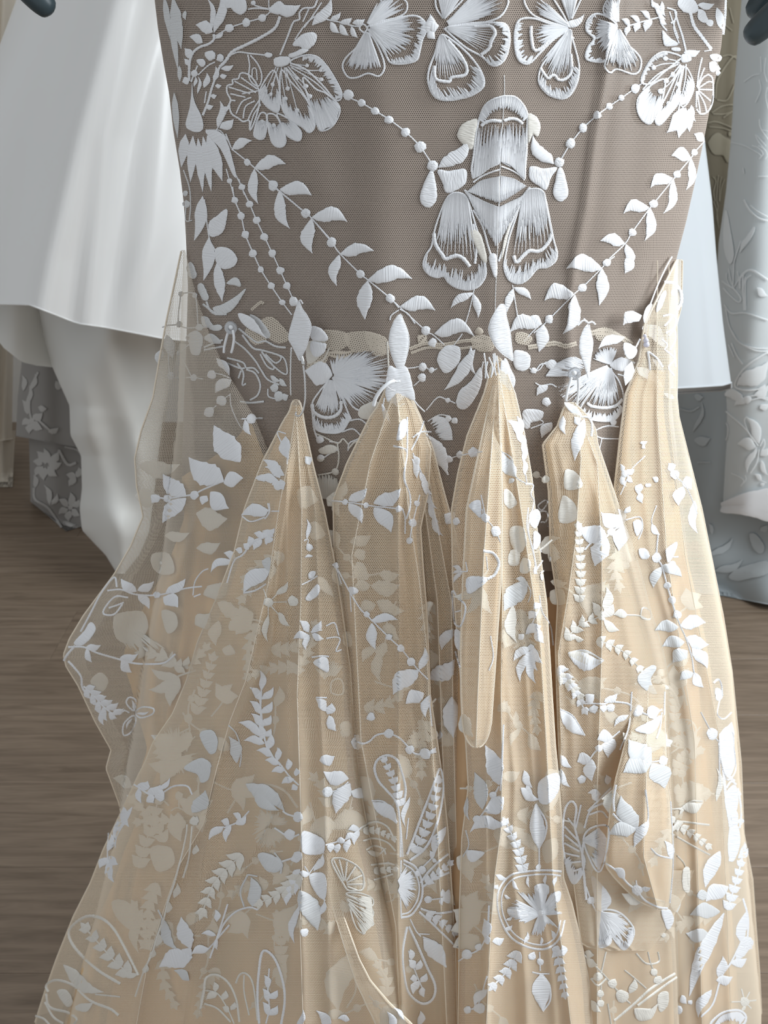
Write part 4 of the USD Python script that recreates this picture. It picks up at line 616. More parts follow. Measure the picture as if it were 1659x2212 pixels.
# ---------------------------------------------------------------- the waist: loose leaves over the gathers, lace flowers behind them
sew('''
# lace_edging | pale scalloped lace edging along the hip seam
@ R5 b lace_trim
P 1050 930 1200 940 1230 1010 1150 1060 1060 1030; P 1200 950 1350 935 1440 980 1470 1080 1380 1060 1260 1070 1210 1020; P 640 900 720 840 800 900 850 980 760 1010; P 560 930 640 900 700 990 620 1020; S 20 600 800 660 750 680 760; P 980 1080 1100 1060 1060 1160 960 1200; L 1080 1080 1270 1050 60
@ R6 b lace_trim
P -40 400 30 395 120 440 130 540 20 550; S 26 280 510 400 470 520 480 700 450 860 460; S 20 290 540 420 500 600 510 860 480; P 720 430 830 410 890 470 860 530 760 520; P 1040 400 1100 390 1160 430 1130 480 1050 470; S 36 1130 500 1250 480 1330 470 1400 490 1480 470; B 780 385 30; L 400 410 350 480 70
@ R7 b lace_trim
S 40 380 530 470 510 560 520 640 560 700 600; P 440 500 520 480 600 520 560 580 460 570; P 640 700 700 690 720 760 660 800
# star_flower | winged star flower right of the safety pin
@ R5 b
L 1120 1215 945 1188 150 0; F 44 .35 .75 9 | 1128 1205 1135 1212 1138 1218 | 1100 1085 1200 1075 1330 1030 1470 1090; F 50 .6 1 7 | 1128 1205 1135 1212 1138 1218 | 1150 1085 1240 1075 1370 1060 1470 1110; F 60 .4 1 8 | 1130 1215 1132 1222 1128 1228 | 1470 1130 1480 1200 1470 1280 1420 1330; F 50 .3 .5 11 | 1130 1215 1132 1222 1128 1228 | 1470 1130 1480 1200 1470 1280 1420 1330; F 50 .6 1 7 | 1128 1222 1122 1228 1120 1232 | 1430 1350 1340 1400 1260 1420 1180 1400
F 46 .7 1 9 | 1095 1250 1110 1246 1125 1252 | 1010 1420 1060 1460 1120 1470 1165 1440; F 30 .3 .5 12 | 1095 1250 1110 1246 1125 1252 | 1010 1420 1060 1460 1120 1470 1165 1440; S 22 990 1400 1000 1450 1060 1485 1130 1480 1172 1440 1175 1380; S 11 1095 1250 1030 1330 990 1400 995 1500; F 60 .2 .9 10 | 998 1520 1020 1570 1090 1590 1180 1580 1235 1500 | 1010 1450 1040 1490 1090 1510 1150 1500 1190 1440; F 50 .2 .45 12 | 998 1520 1020 1570 1090 1590 1180 1580 1235 1500 | 1010 1450 1040 1490 1090 1510 1150 1500 1190 1440; S 12 1130 1235 1200 1350 1290 1440 1440 1400; S 12 1140 1240 1210 1430 1240 1500; L 1110 1225 1010 1210 90 .1
S 12 990 1400 1000 1550 1030 1640; S 10 1180 1580 1250 1560 1300 1600; S 10 1220 1510 1300 1500 1350 1560 1290 1620 1230 1650 1220 1700; B 1040 1630 26; B 1045 1745 24; S 9 1100 1640 1160 1650; S 10 1045 1760 1100 1720 1160 1690
@ R5 b thread_ivory
P 1300 1420 1400 1380 1440 1450 1360 1500 1290 1480; S 12 1470 1000 1480 1180; S 12 1100 1040 1060 1120 1000 1140; P 960 1010 1040 990 1080 1010 1030 1110 960 1140
@ S3 b thread_ivory
F 44 .7 1 12 | 415 570 480 590 560 560 | 410 420 480 410 560 440; S 12 400 120 450 140 560 190 600 160 640 200; S 12 560 190 570 300 540 390 420 420; S 14 640 230 690 180 740 200 740 260 680 260; B 440 300 26; B 545 395 26; P 420 240 500 200 560 220 540 260 460 270
# star_flower | winged star flower behind the looped button on the right
@ R7 b
F 40 .8 1 10 | 535 735 540 740 545 742 | 430 700 460 640 520 620 600 625; L 545 750 725 728 100 0; F 60 .5 1 9 | 530 750 535 758 540 762 | 180 900 200 960 260 1010 340 1040; F 60 .3 .55 12 | 530 750 535 758 540 762 | 180 900 200 960 260 1010 340 1040; F 56 .7 1 8 | 530 765 540 768 552 765 | 390 1020 450 1040 540 1040 620 990; F 50 .4 .65 11 | 530 765 540 768 552 765 | 390 1020 450 1040 540 1040 620 990; S 22 385 1010 420 1035 520 1045 590 1030 635 985; S 12 560 790 610 860 640 950 640 1040
F 60 .2 1 10 | 340 1100 400 1130 490 1145 580 1135 640 1060 | 370 1040 430 1070 500 1080 560 1075 610 1020; F 50 .2 .5 12 | 340 1100 400 1130 490 1145 580 1135 640 1060 | 370 1040 430 1070 500 1080 560 1075 610 1020; F 40 .5 .9 11 | 300 690 240 700 150 750 95 820 | 400 740 380 780 350 810 330 820; S 12 330 1060 380 980 460 860 530 760
B 100 1005 26; S 10 20 790 60 740 110 740; B 150 745 30; S 10 20 870 60 890 130 880 170 900; L 110 890 30 960 60; S 10 430 1210 520 1175 610 1180; B 570 1150 24; S 10 430 1230 490 1260 610 1265; S 8 490 1260 470 1350; S 10 600 810 660 820 700 790
# pod_spray | spray of bean-shaped pods at the centre of the hip seam
@ R6 b
L 750 515 528 805 86 -.06; P 790 640 800 740 760 850 700 930 650 945 615 900 640 810 720 740; P 505 520 560 482 640 500 643 590 600 650 540 685 495 640 478 580; B 375 640 30; B 437 662 22; B 370 715 32; B 1170 665 24; B 1262 890 32; S 9 255 650 310 645 375 635 440 665 480 650; S 9 310 775 350 740 370 715; S 9 600 480 640 430 660 400; S 10 400 950 480 860 540 870 610 900; B 555 878 20; P 1030 530 1090 522 1147 560 1140 640 1090 670 1032 640; P 965 575 1010 660 1040 740 1010 810 960 780 930 700; S 9 1140 650 1170 665 1210 660 1250 610 1300 610; L 720 490 760 700 40; S 10 810 600 790 690; B 1300 622 40
P 1090 960 1160 940 1240 960 1220 1020 1150 1040 1140 1080 1100 1070; S 9 1180 1000 1240 1040 1150 1080; S 9 410 1030 490 985 560 990; F 40 .6 1 8 | 590 1160 580 1080 540 1010 480 990 | 500 1160 470 1120 440 1060 420 1040; B 560 1010 24; B 605 1025 24
# line_flower | corded open flower between the looped button and the pin
@ D3 b thread_grey
S 16 270 250 370 330 420 360 480 350 560 390 640 400; S 16 300 300 380 400 450 420; S 13 450 420 560 450 630 490 650 600 600 590 500 500 450 430; S 13 450 430 540 540 540 570 490 540 440 450; S 13 460 420 600 470 560 520 480 450; S 14 240 350 320 410 400 500 450 580 500 650 590 690; L 520 620 600 660 40; L 590 640 650 700 40; B 550 715 34; B 585 780 40; L 600 790 660 770 60; S 12 500 720 505 780 560 800; P 360 140 440 180 520 290 500 330 430 280 380 200
S 16 20 40 50 110 100 140 180 140; P 70 90 150 60 250 0 330 -60 250 80 170 140 110 145; P 40 240 110 220 150 240 120 270 60 265; P 0 330 60 290 140 360 80 370; S 15 0 400 90 360 150 340; S 15 0 420 100 400 160 390
S 14 180 480 260 500 310 520 330 560; S 14 180 520 280 560 320 560; S 14 260 520 310 600 300 690 330 680; S 14 330 570 400 600 440 690 420 770 360 810; S 14 290 580 270 640; S 14 330 560 390 560 430 600; S 16 280 820 360 830 470 820; S 12 290 960 380 955 460 950; B 370 950 34
# net_vine | thin net of cords and knots over the left hip
@ R5 b thread_grey
S 8 160 690 240 705 260 900; S 8 150 690 140 890 270 910 400 900; S 8 70 1060 90 1220 230 1230 290 1240; S 8 140 1070 220 1230; S 8 140 1080 200 1020; S 9 30 910 60 900 140 890; B 150 695 18; B 240 705 18; B 140 890 22; B 268 910 24; B 140 1075 18; B 88 1222 26; B 232 1232 22; P 185 520 215 490 250 560 240 600 200 580; P 255 640 290 630 330 720 300 740 270 700; P 180 970 240 930 290 970 270 1080 220 1080 200 1010; L 280 840 360 900 60; S 14 290 760 340 800 380 830; L 60 960 100 1110 70 0; L 30 1050 10 1150 50; P 440 630 490 590 520 600 535 650 490 640
''', dress)
LAYERS['w'] = lambda x, y: bod_Y(x, y) - .016
LAYERS['w2'] = lambda x, y: bod_Y(x, y) - .006
sew('''
# rolled_leaf | double-pointed satin leaf covering the head of the safety pin
@ R5 w
P 905 745 925 790 960 840 982 900 970 970 950 1040 928 1085 912 1122 890 1080 865 1030 842 985 848 930 868 860 885 800
O 8 905 745 925 790 960 840 982 900 970 970 950 1040 928 1085 912 1122 890 1080 865 1030 842 985 848 930 868 860 885 800
B 872 745 30; S 10 905 745 915 735 930 760
@ R5 w2
P 985 905 1035 910 1080 950 1092 990 1060 1000 985 985; P 985 1000 1060 1010 1085 1020 1060 1080 1010 1100 980 1060
# rolled_leaf | rolled satin leaf above the broken ribbon loop
@ R6 w
P 215 258 235 300 265 370 277 440 270 520 250 610 225 670 195 660 165 600 140 520 130 440 150 350 180 290; S 14 222 270 240 350 245 430 225 520 205 620; S 9 215 258 262 370 277 440 270 520 235 650
# rolled_leaf | tilted satin leaf over the gather below the moth
P 930 195 968 205 975 280 1000 380 1010 470 1022 590 990 575 940 540 890 480 850 390 855 330 880 270
O 8 930 195 968 205 975 280 1000 380 1010 470 1022 590 990 575 940 540 890 480 850 390 855 330 880 270
# rolled_leaf | narrow rolled satin leaf above the looped button on the right
@ R7 w
P 392 455 415 520 428 580 425 640 412 720 398 845 375 790 345 700 330 640 332 570 350 510 375 470; S 12 398 460 412 540 418 620 405 720 395 800; S 14 320 465 360 430 395 450; S 14 395 450 420 440 445 460; S 8 360 415 390 440
# rolled_leaf | folded leaves over the gather at the right hip
P 780 400 800 340 840 310 850 350 820 430 790 460; P 790 460 850 460 900 480 925 540 940 625 880 590 820 540 775 500; L 770 395 640 465 90 .2; P 645 590 700 600 740 640 720 690 670 700 645 650; L 650 550 465 630 70 .12; L 700 720 655 890 70 0
# leaf_spray | open leaf and petal in front of the left button
@ D3 w2
P 265 135 320 140 380 170 420 220 460 290 500 335 440 300 360 260 300 210; L 100 485 200 620 60 -.1; L 215 650 90 752 84 .12; B 62 610 36; S 8 90 600 140 610 210 640; B 140 815 40; B 42 902 42; S 8 210 760 140 815; S 8 100 850 42 902; S 9 205 765 215 860 270 990 330 1060 380 1080
# petal_fold | crumpled petals along the top of the bustle gathers
@ R6 w
P 130 640 190 650 260 640 300 760 320 880 250 860 180 900 110 860; S 10 150 850 190 920 250 900; S 10 250 780 330 900 390 960; P 80 900 100 1000 150 1060 120 960; S 9 100 860 90 960 110 1060; P 940 590 990 640 1010 740 1000 830 960 800 930 720; P 905 760 960 800 1000 880 960 900 930 880; P 1390 890 1470 920 1520 990 1480 1000 1420 950; S 14 1490 1000 1560 1000 1590 1060 1580 1130
@ R7 w
P 740 760 810 770 860 800 900 860 920 910 860 870 800 840 750 810; P 920 940 980 950 1000 985 960 980; P 840 700 900 730 930 800 900 790; S 12 700 700 720 640 760 560
# edge_lace | white openwork along the right hip edge
@ R7 side thread_white
S 10 830 320 880 190 940 60 985 -20; S 22 930 160 1000 170 1045 230 1050 300 1020 360; P 890 280 930 220 945 240 910 340 870 370; S 14 920 400 980 390 1010 420 1000 480 940 520; S 14 930 470 960 440 990 400; S 12 960 540 1000 500 1010 560 970 640; S 13 940 640 1000 700 960 760 1000 820; S 12 1000 640 1010 760; S 11 910 560 950 600 930 640; B 995 235 22; S 14 820 650 880 700 920 760
''', dress)
# ---------------------------------------------------------------- embroidery of the skirt: bright on the drapes, pale through the net
sew('''
# leaf_sprig | large leaves on the side puff at the left edge
@ S2 f
S 12 720 245 800 255 900 240 990 225 1060 190 1180 140; L 935 240 770 80 118 -.08; L 935 252 766 430 108 .08; L 745 235 690 288 66; B 800 255 30; B 995 230 32; L 1205 135 955 -40 170 -.1; L 1205 145 1345 108 105 -.1; L 1110 208 1242 326 112 .12; L 1085 235 1050 300 60
@ R5 f
L 530 1770 362 1538 150 -.05; L 560 1500 600 1600 40; B 600 1495 34; S 10 540 1495 600 1495 660 1490
@ S2 m thread_ivory
L 595 20 890 10 120; L 570 240 742 228 125; L 1008 362 1232 400 150; L 780 520 960 500 75; L 1010 612 1182 572 85; P 690 660 750 640 820 660 850 780 760 800 690 740; L 1060 945 1240 850 120; L 1160 1000 1350 1070 100; L 1000 1160 1110 1080 120; L 1170 1130 1150 1310 90; L 1290 1200 1250 1130 90; L 1220 1380 1250 1300 90; P 420 1100 560 1060 640 1080 660 1200 560 1290 440 1260; F 50 .4 1 9 | 430 1180 520 1200 600 1200 | 520 1330 640 1360 780 1330; P 760 1060 860 1080 870 1180 800 1220; P 250 1560 320 1500 380 1560 340 1640 280 1620
# leaf_sprig | outlined leaf hanging beside the pleat
@ S2 f
L 1530 340 1330 375 90 .1; S 11 1530 288 1535 350 1500 402; S 8 1550 345 1602 345; S 11 1335 380 1400 420 1500 390; L 1532 760 1348 930 118 .12; S 13 1345 932 1430 915 1510 868; L 1640 90 1500 30 60; L 1430 110 1540 80 50; L 1560 130 1640 180 60; L 1600 60 1580 10 40
# fern_frond | short fern climbing to the pleat edge
S 14 1560 520 1480 540 1400 590 1340 660 1280 705 1230 860; L 1562 528 1480 488 42; L 1560 540 1500 580 46; L 1495 540 1420 503 48; L 1480 550 1420 625 52; L 1400 590 1385 525 50; L 1385 620 1345 580 48; L 1340 640 1288 620 42; L 1290 688 1205 645 58; L 1272 700 1112 785 62 .2
# leaf_sprig | sprig crossing the side puff under the grey gown hem
S 12 370 915 470 908 560 940 690 950 800 935 930 900 1050 885; L 580 922 468 830 72 -.1; L 588 915 706 848 60 .1; L 590 940 672 1046 66 -.1; L 790 930 932 830 66 .1; L 772 962 878 1036 100 -.15; B 725 945 26; S 10 985 950 1000 850 1050 780 1095 758; S 10 990 960 1040 940; S 13 520 965 430 958 360 1030 345 1082 420 1085 482 1010; S 12 380 1040 440 1020 490 1000; S 14 440 890 420 820 330 930 250 1080 180 1210
# leaf_sprig | twisted sprig along the lowest bulge of the side puff
S 14 90 1320 200 1320 300 1362 430 1400 540 1432 650 1442 780 1432 860 1370; L 220 1320 326 1305 52; L 222 1332 262 1430 46; L 460 1400 592 1368 56; L 472 1408 546 1502 64; S 16 90 1420 130 1462 182 1530 190 1600 210 1640; P 130 1290 200 1210 250 1140 290 1190 240 1270 180 1310; S 18 60 1420 80 1380 140 1310
# fern_frond | fern along the lower edge of the side puff
S 12 200 1600 270 1662 350 1752 430 1802 500 1772; L 215 1610 285 1600 44; L 240 1640 330 1640 46; L 280 1680 365 1670 50; L 320 1720 410 1700 50; L 360 1760 450 1720 50; L 410 1790 490 1760 46; L 215 1620 250 1690 46; L 255 1660 300 1740 46; L 300 1710 330 1800 48; L 340 1750 370 1850 48; L 380 1790 440 1830 44; L 330 1770 345 1880 40
# open_flower | small outlined three-petal flower on the side puff
O 12 556 1775 508 1722 530 1680 576 1700 575 1750; O 12 575 1790 622 1750 702 1762 692 1802 610 1826; O 12 555 1812 490 1872 488 1950 540 1932 578 1850; L 560 1770 545 1700 20; L 580 1795 670 1780 18; L 550 1830 510 1910 18; S 11 500 1775 530 1790
# fern_frond | long fern down the middle of the widest drape
S 12 1470 1560 1475 1650 1470 1800 1490 1950 1540 2080 1612 2170; L 1475 1630 1467 1488 52; L 1470 1700 1390 1608 52; L 1476 1695 1562 1605 52; L 1470 1800 1390 1705 52; L 1478 1795 1555 1710 52; L 1475 1890 1400 1795 52; L 1485 1885 1545 1808 50; L 1485 1960 1310 1860 66; L 1500 1960 1545 1905 46; L 1500 2010 1350 1990 60; L 1530 2050 1545 1950 46; L 1560 2100 1440 2060 56; L 1580 2120 1600 2040 46; L 1600 2160 1500 2130 50
# fern_frond | pale fern seen through the left side of the widest drape
@ S2 m thread_ivory
T 95 46 70 1000 1800 1040 1690 1080 1560 1120 1420
@ S2 f thread_grey
P 1030 1945 1110 1912 1160 1970 1152 2062 1100 2082; P 930 2180 1040 2122 1112 2150 1100 2200 1000 2212; S 10 1240 1880 1300 1950 1330 2080 1320 2180; L 1300 2150 1240 1960 80; P 1480 700 1540 680 1530 780 1490 740
# large_flower | pale many-petalled flower behind the left drape
@ S2 m thread_ivory
F 70 .6 1 9 | 850 2080 870 2070 890 2080 | 700 2000 800 1900 920 1900 1000 2000; F 70 .6 1 9 | 890 2110 870 2130 850 2110 | 1020 2080 960 2200 840 2240 720 2140; B 870 2100 36; S 9 870 2100 1000 1960
# starburst | radiating sprig of slim buds on the widest drape
@ S2 f thread_ivory
B 1525 1000 34; L 1525 1090 1522 1282 46; S 9 1525 1000 1524 1100; S 9 1525 1000 1600 930; L 1580 945 1665 850 46; S 9 1525 998 1659 996; S 9 1530 1010 1640 1130; L 1600 1070 1680 1170 50; B 1700 990 40; S 9 1525 1000 1490 900
# leaf_sprig | cut leaves near the top of the widest drape
@ S3 f
S 10 160 190 130 110 192 122; L 188 140 212 305 78; L 150 440 28 308 74; L 140 462 -10 450 64; L 152 450 175 525 64; L 110 400 108 345 40; L 150 470 90 490 50; L 362 345 328 285 60; S 9 160 190 200 250 200 340
S 9 60 620 70 680 45 730; S 8 85 678 145 678; L 60 680 -30 710 70
L 20 830 95 860 42; L 60 840 110 800 40; L 80 860 50 920 40; L 10 870 -30 930 40
@ S3 m thread_ivory
L 270 530 425 600 160; P 360 770 420 760 475 850 380 880; L 490 640 580 520 110; L 650 900 800 850 80; L 680 1000 760 960 90; L 700 1040 780 1170 100; P 420 1150 480 1170 530 1280 440 1240; S 10 440 1160 500 1210 530 1290; L 540 1060 600 1220 60; P 600 1550 650 1550 670 1640 610 1640; F 50 .5 1 8 | 470 1880 500 1860 540 1860 | 400 1800 500 1740 600 1780; O 13 520 1900 580 1880 605 1940 590 1991 520 1980
# small_bloom | five-leaved bloom beside the pleat of the widest drape
@ S3 f
L 355 1545 288 1462 56; L 350 1562 245 1592 56; L 356 1562 333 1672 44; L 372 1550 445 1462 50; L 378 1556 462 1592 52; S 8 370 1540 450 1530; S 11 480 1500 540 1480 570 1570; S 11 480 1590 550 1580 580 1600 550 1680 590 1670; B 360 936 28; L 340 880 338 730 32; L 385 998 325 1012 24; P 350 1130 375 1105 405 1110 395 1150 360 1165; P 330 1300 418 1198 432 1262 370 1320; S 10 305 1205 370 1172 418 1140; P 385 1760 450 1722 492 1742 495 1832 432 1802; S 12 375 1725 450 1715 500 1720; S 9 320 890 350 880 340 950
# leaf_sprig | sprig of paired leaves crossing the top of the second drape
S 10 520 602 620 612 700 622 820 642 1030 662; L 640 602 772 514 76 .1; L 640 622 736 766 76 -.1; L 820 622 1016 514 104 .12; L 822 652 946 830 108 -.1; B 615 613 22; B 765 635 22; B 1000 662 26; S 11 1025 660 1045 720 1045 840
@ S3 m thread_ivory
L 545 590 577 716 56; L 540 590 620 460 70; L 420 620 540 600 60
# leaf_spray | openwork leaf and cords at the right of the second drape
@ S3 f
L 1200 130 1346 412 112 -.05; S 14 1195 125 1270 225 1322 330 1352 418; S 13 1100 150 1160 110 1235 110; S 15 1060 0 1060 250 1045 360 1040 450 1078 560 1080 650 1055 735; S 14 960 210 1040 230 1060 260; S 13 1180 30 1150 120 1090 240; P 1010 40 1055 20 1050 130 985 170; S 10 1150 560 1130 640 1100 760 1080 880; B 1130 622 22; B 1100 762 30; B 1076 890 26; B 1412 750 28; L 1392 762 1325 700 90
S 12 1100 260 1160 400 1220 560 1255 700 1290 850; L 1140 360 1100 280 50; L 1170 420 1240 560 46; L 1150 400 1210 470 40; L 1190 500 1275 660 44; L 1220 590 1285 755 44; L 1245 700 1318 855 46; L 1130 440 1090 300 46; L 1200 560 1150 430 44
# leaf_vine | vine with knots slanting down the second drape
S 11 545 1060 640 1240 720 1372 790 1442 930 1582 1015 1662 1090 1756 1145 1820 1212 1885; B 770 1416 22; B 930 1580 26; B 1012 1662 28; B 1090 1756 32; L 800 1462 992 1456 62 -.1; L 806 1480 833 1668 76 .08; L 1148 1815 1186 1655 58; L 1140 1818 960 1992 128 .12; L 1222 1882 1402 1738 122 .12; S 9 545 1060 590 1200; L 570 1080 520 1060 40; P 640 1220 700 1230 710 1260 660 1275; S 9 650 1250 660 1400
@ S3 m thread_ivory
L 800 1212 1008 1206 108; L 795 1210 680 1235 90; L 840 1322 1042 1392 105; L 832 1345 720 1392 90; L 920 1480 1000 1600 80; L 860 1680 870 1900 80; L 840 1640 740 1760 70
@ S4 m thread_ivory
L 740 975 830 1010 90; L 760 1180 880 1190 60; P 760 1250 850 1240 860 1340 770 1340; L 1240 1000 1290 1120 70; L 1120 1250 1180 1200 60; L 1280 1040 1330 1080 60
# openwork_motif | outlined petal motif on the fold edge of the second drape
@ S3 f
O 15 1385 1248 1422 1298 1476 1350 1470 1432 1442 1502 1402 1480 1388 1380; S 10 1400 1400 1450 1390; L 1392 1520 1308 1672 78; P 1400 1530 1442 1540 1462 1630 1440 1682 1404 1640; S 14 1405 1680 1440 1800; L 1456 1110 1382 1072 32; L 1450 1112 1384 1126 24; L 1456 1116 1392 1192 32; S 9 1492 1110 1440 1112; S 9 1480 1040 1492 1110; P 1490 1152 1642 1158 1562 1240 1494 1266; P 1500 632 1585 598 1587 722 1542 690; B 1536 255 40; B 1440 276 30; B 1362 306 28; S 9 1340 310 1440 278 1600 250; B 1625 730 30; S 9 1590 560 1625 730
# beaded_twig | short string of knots on the third drape
@ S4 f
B 290 722 30; B 370 825 40; S 9 270 660 290 722 340 780 370 825 400 900; S 22 278 962 350 980 390 1050 362 1130 310 1162; S 10 330 1570 350 1720 320 1820; S 9 300 1000 310 1100
# leaf_cascade | cascade of overlapping leaves down the edge of the third drape
L 545 112 450 28 50; L 552 132 518 -5 46; L 556 192 490 88 46; L 562 262 545 110 40; L 566 332 556 180 40; S 11 520 0 560 200 570 330 590 480; L 575 420 560 300 36; S 13 580 482 635 490 620 560 640 620 600 800 640 1000 660 1130; S 13 600 650 592 800 632 950 662 1100; P 612 690 668 662 692 722 652 802 612 762; P 640 822 690 850 682 920 640 952; O 11 660 700 722 678 742 718 700 782; O 11 690 760 742 780 722 862 690 872; S 12 680 950 712 1010 655 1102; S 11 720 1020 760 1010 740 1080 690 1120; O 11 670 640 720 600 740 615 700 670; P 690 1120 712 1140 700 1180 685 1150; P 640 1080 660 1070 655 1130 640 1120
L 660 1400 605 1450 60; L 690 1340 640 1380 50; S 11 690 1350 640 1460 600 1560; L 692 1500 582 1560 78; L 662 1520 712 1622 68; S 12 680 1280 700 1400 760 1500 780 1640; L 620 1650 495 1752 60; L 615 1680 542 1902 64; L 622 1690 655 1912 58; L 632 1650 708 1772 48; L 625 1660 668 1822 52; L 560 1600 530 1560 50; B 620 1655 26
# shaded_leaf | pair of leaves turned away from the light on the third drape
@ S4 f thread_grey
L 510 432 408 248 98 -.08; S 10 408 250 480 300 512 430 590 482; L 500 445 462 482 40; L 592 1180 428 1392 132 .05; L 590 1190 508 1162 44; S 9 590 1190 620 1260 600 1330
@ S4 f thread_ivory
P 865 385 930 390 975 440 990 500 940 522 860 516; P 842 575 902 590 946 650 936 746 820 752; B 660 416 28; B 725 450 30; S 9 640 400 730 460; L 930 1580 1000 1600 40; P 430 520 480 540 520 620 470 660 430 620; P 470 800 560 790 590 900 540 980 480 920; P 470 960 540 960 530 1060 460 1060; P 560 1010 620 1040 600 1120 540 1110; L 490 1350 520 1620 80
# hanging_leaf | long leaves hanging under the looped button
@ S4 f
L 772 42 698 155 70; L 850 -5 868 128 48; L 1002 15 934 318 86 .04; S 20 1045 0 1058 80 1052 142; L 960 60 930 0 50
# leaf_sprig | sprig of broad leaves at the right edge of the fourth drape
S 13 1005 955 1060 900 1150 870 1200 820 1290 770; L 1160 850 968 798 142 -.1; L 1166 870 1078 1072 132 .05; L 1286 762 1122 684 108 -.15; L 1290 780 1250 962 112 .05; B 1196 826 30; L 965 830 955 750 40; L 1290 765 1240 660 50
# fern_frond | pale fern standing on the fourth drape
@ S4 f thread_ivory
T 70 42 62 962 1330 975 1180 975 1010 960 800
T 95 46 72 870 1600 960 1500 1100 1440
L 1130 1440 1210 1342 68; L 1142 1460 1254 1532 64; L 1312 1422 1212 1420 68; S 11 1310 1422 1390 1426 1450 1450; O 12 1410 1440 1420 1372 1470 1390 1476 1450; L 1100 1430 1060 1330 60; L 1150 1400 1160 1220 70
L 888 1700 1142 1750 112; S 11 890 1692 960 1680 1050 1700 1142 1750
T 75 44 66 1090 1600 1200 1640 1300 1700 1385 1790; T 80 44 68 820 1850 900 1920 960 1990
# small_bloom | leaf cluster between the fourth drape and the right edge
@ S4 f
B 1290 410 30; L 1295 402 1362 376 48; L 1270 415 1302 500 44; L 1312 425 1352 472 40; L 1280 400 1260 340 36; L 1400 190 1455 175 30; L 1420 200 1440 230 30; S 9 1260 560 1300 470 1340 380 1440 280; L 1400 540 1420 620 50; L 1410 480 1390 560 60; P 1440 480 1480 480 1480 500 1440 505; P 1390 950 1450 950 1470 1010 1410 1020; S 10 1300 740 1400 720 1420 800 1390 880; S 12 1400 990 1440 960 1470 1000; P 1350 760 1400 740 1420 790 1380 860; L 1290 690 1330 640 40
# leaf_vine | twisted vine down the right side of the skirt
@ S5 f
S 13 790 0 820 90 880 150 930 250 965 350; B 812 78 34; L 870 160 838 292 80; L 892 90 930 180 72; L 950 255 970 482 58; L 800 60 770 0 60; L 700 130 660 100 40; S 9 690 290 655 400 700 480; L 655 420 712 490 44; B 690 645 34; P 750 600 790 560 832 538 820 602 770 682; S 12 760 620 800 640 840 640; B 800 690 24
S 13 700 480 690 640 725 702 760 832 790 932 820 1032 850 1112 890 1202 930 1332 945 1432 990 1522; B 762 836 26; B 797 936 28; B 830 1036 30; L 852 1110 1026 1090 98 -.1; L 895 1190 1046 1240 90 .1; L 930 1265 1036 1402 80 -.1; L 945 1430 1010 1532 68
@ S5 f thread_grey
L 725 700 862 776 80 -.1; L 720 710 668 852 72; L 840 1120 678 1142 80; L 880 1222 728 1252 80; L 902 1282 800 1362 92; L 940 1432 848 1482 66; P 600 1540 560 1462 650 1382 690 1400 650 1482 692 1580
# outlined_leaf | outlined leaves hanging beside the fold in the middle right
@ S5 f
L 30 1690 198 1862 84 .05; S 11 30 1680 110 1720 160 1790 200 1862; L 90 1310 330 1350 118; S 11 85 1300 200 1280 330 1350; S 14 400 1630 490 1642 550 1682 640 1720 730 1682; B 560 1690 42; B 665 1700 44; S 12 180 1642 260 1642 340 1642 400 1602; L 252 1640 203 1580 72; L 262 1650 270 1712 62; L 332 1630 422 1574 52; L 340 1650 328 1702 52; B 375 1670 30
T 75 42 66 20 1390 70 1460 130 1560 190 1670
# leaf_sprig | small four-leaved sprig between the drapes at the lower right
S 11 440 1830 380 1880 300 1942 240 2012 190 2110; L 392 1872 284 1890 92 .15; L 400 1882 358 2012 88; L 240 2012 148 2040 90 .1; L 246 2022 250 2172 84; B 296 1946 26; B 180 2160 30; L 30 1990 110 2080 50; L 20 2080 100 2212 56; L -10 2120 -30 2180 50
# tri_leaf | grey-shaded three-leaved spray on the hanging pouch
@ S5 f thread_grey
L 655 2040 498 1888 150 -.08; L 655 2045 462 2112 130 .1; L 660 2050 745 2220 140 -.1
@ S5 f
S 10 600 2030 655 2040 735 2030; B 737 2030 32; L 500 1720 400 1800 40; P 540 1820 650 1760 720 1720 700 1800 640 1850; S 12 725 1700 715 1800 690 1880; S 12 520 1560 500 1800 440 1960; S 12 745 1560 740 1720
# edge_lace | bright openwork leaves along the right edge of the skirt
S 17 1078 1500 1110 1478 1130 1520 1136 1592; P 1090 1540 1130 1548 1142 1600 1100 1622; S 12 1130 1580 1110 1660 1105 1722 1150 1746 1202 1700; L 1118 1900 1202 1768 84; O 13 1120 1920 1200 1838 1216 1950 1226 2100 1170 2162 1130 2050; L 1150 2100 1190 1900 60; B 1070 1850 40; S 11 990 1700 1070 1850 1110 1900; S 15 1115 1900 1120 2212
# loop_motif | pale looped cord with a fern inside, high on the right edge
@ S5 m thread_ivory
S 14 760 1760 740 1600 780 1490 840 1480 870 1560 880 1680; T 70 40 60 810 1760 815 1640 800 1540; O 12 760 1840 830 1760 920 1760 960 1830 900 1940 790 1920; F 60 .5 1 9 | 840 1840 850 1830 860 1840 | 770 1780 850 1740 940 1780; F 50 .5 1 9 | 860 1860 850 1870 840 1860 | 950 1880 860 1950 770 1900; S 9 760 2000 900 1900 990 1800; T 60 40 56 860 2100 900 2030 960 1980
# leaf_sprig | bent sprig at the left edge of the lower skirt
@ S6 f
S 11 660 260 700 285 760 322 830 312 900 272 980 272 1010 322; L 705 298 745 240 48; L 690 282 706 372 38; L 740 312 822 264 48; L 752 322 780 372 52; L 800 300 877 220 32; B 815 326 36; L 680 270 740 245 30; L 600 395 632 515 48; L 652 395 552 645 46
S 9 510 550 505 700 525 760; L 505 660 527 556 44; L 505 700 456 762 48; L 512 690 567 740 48; L 512 712 542 846 48
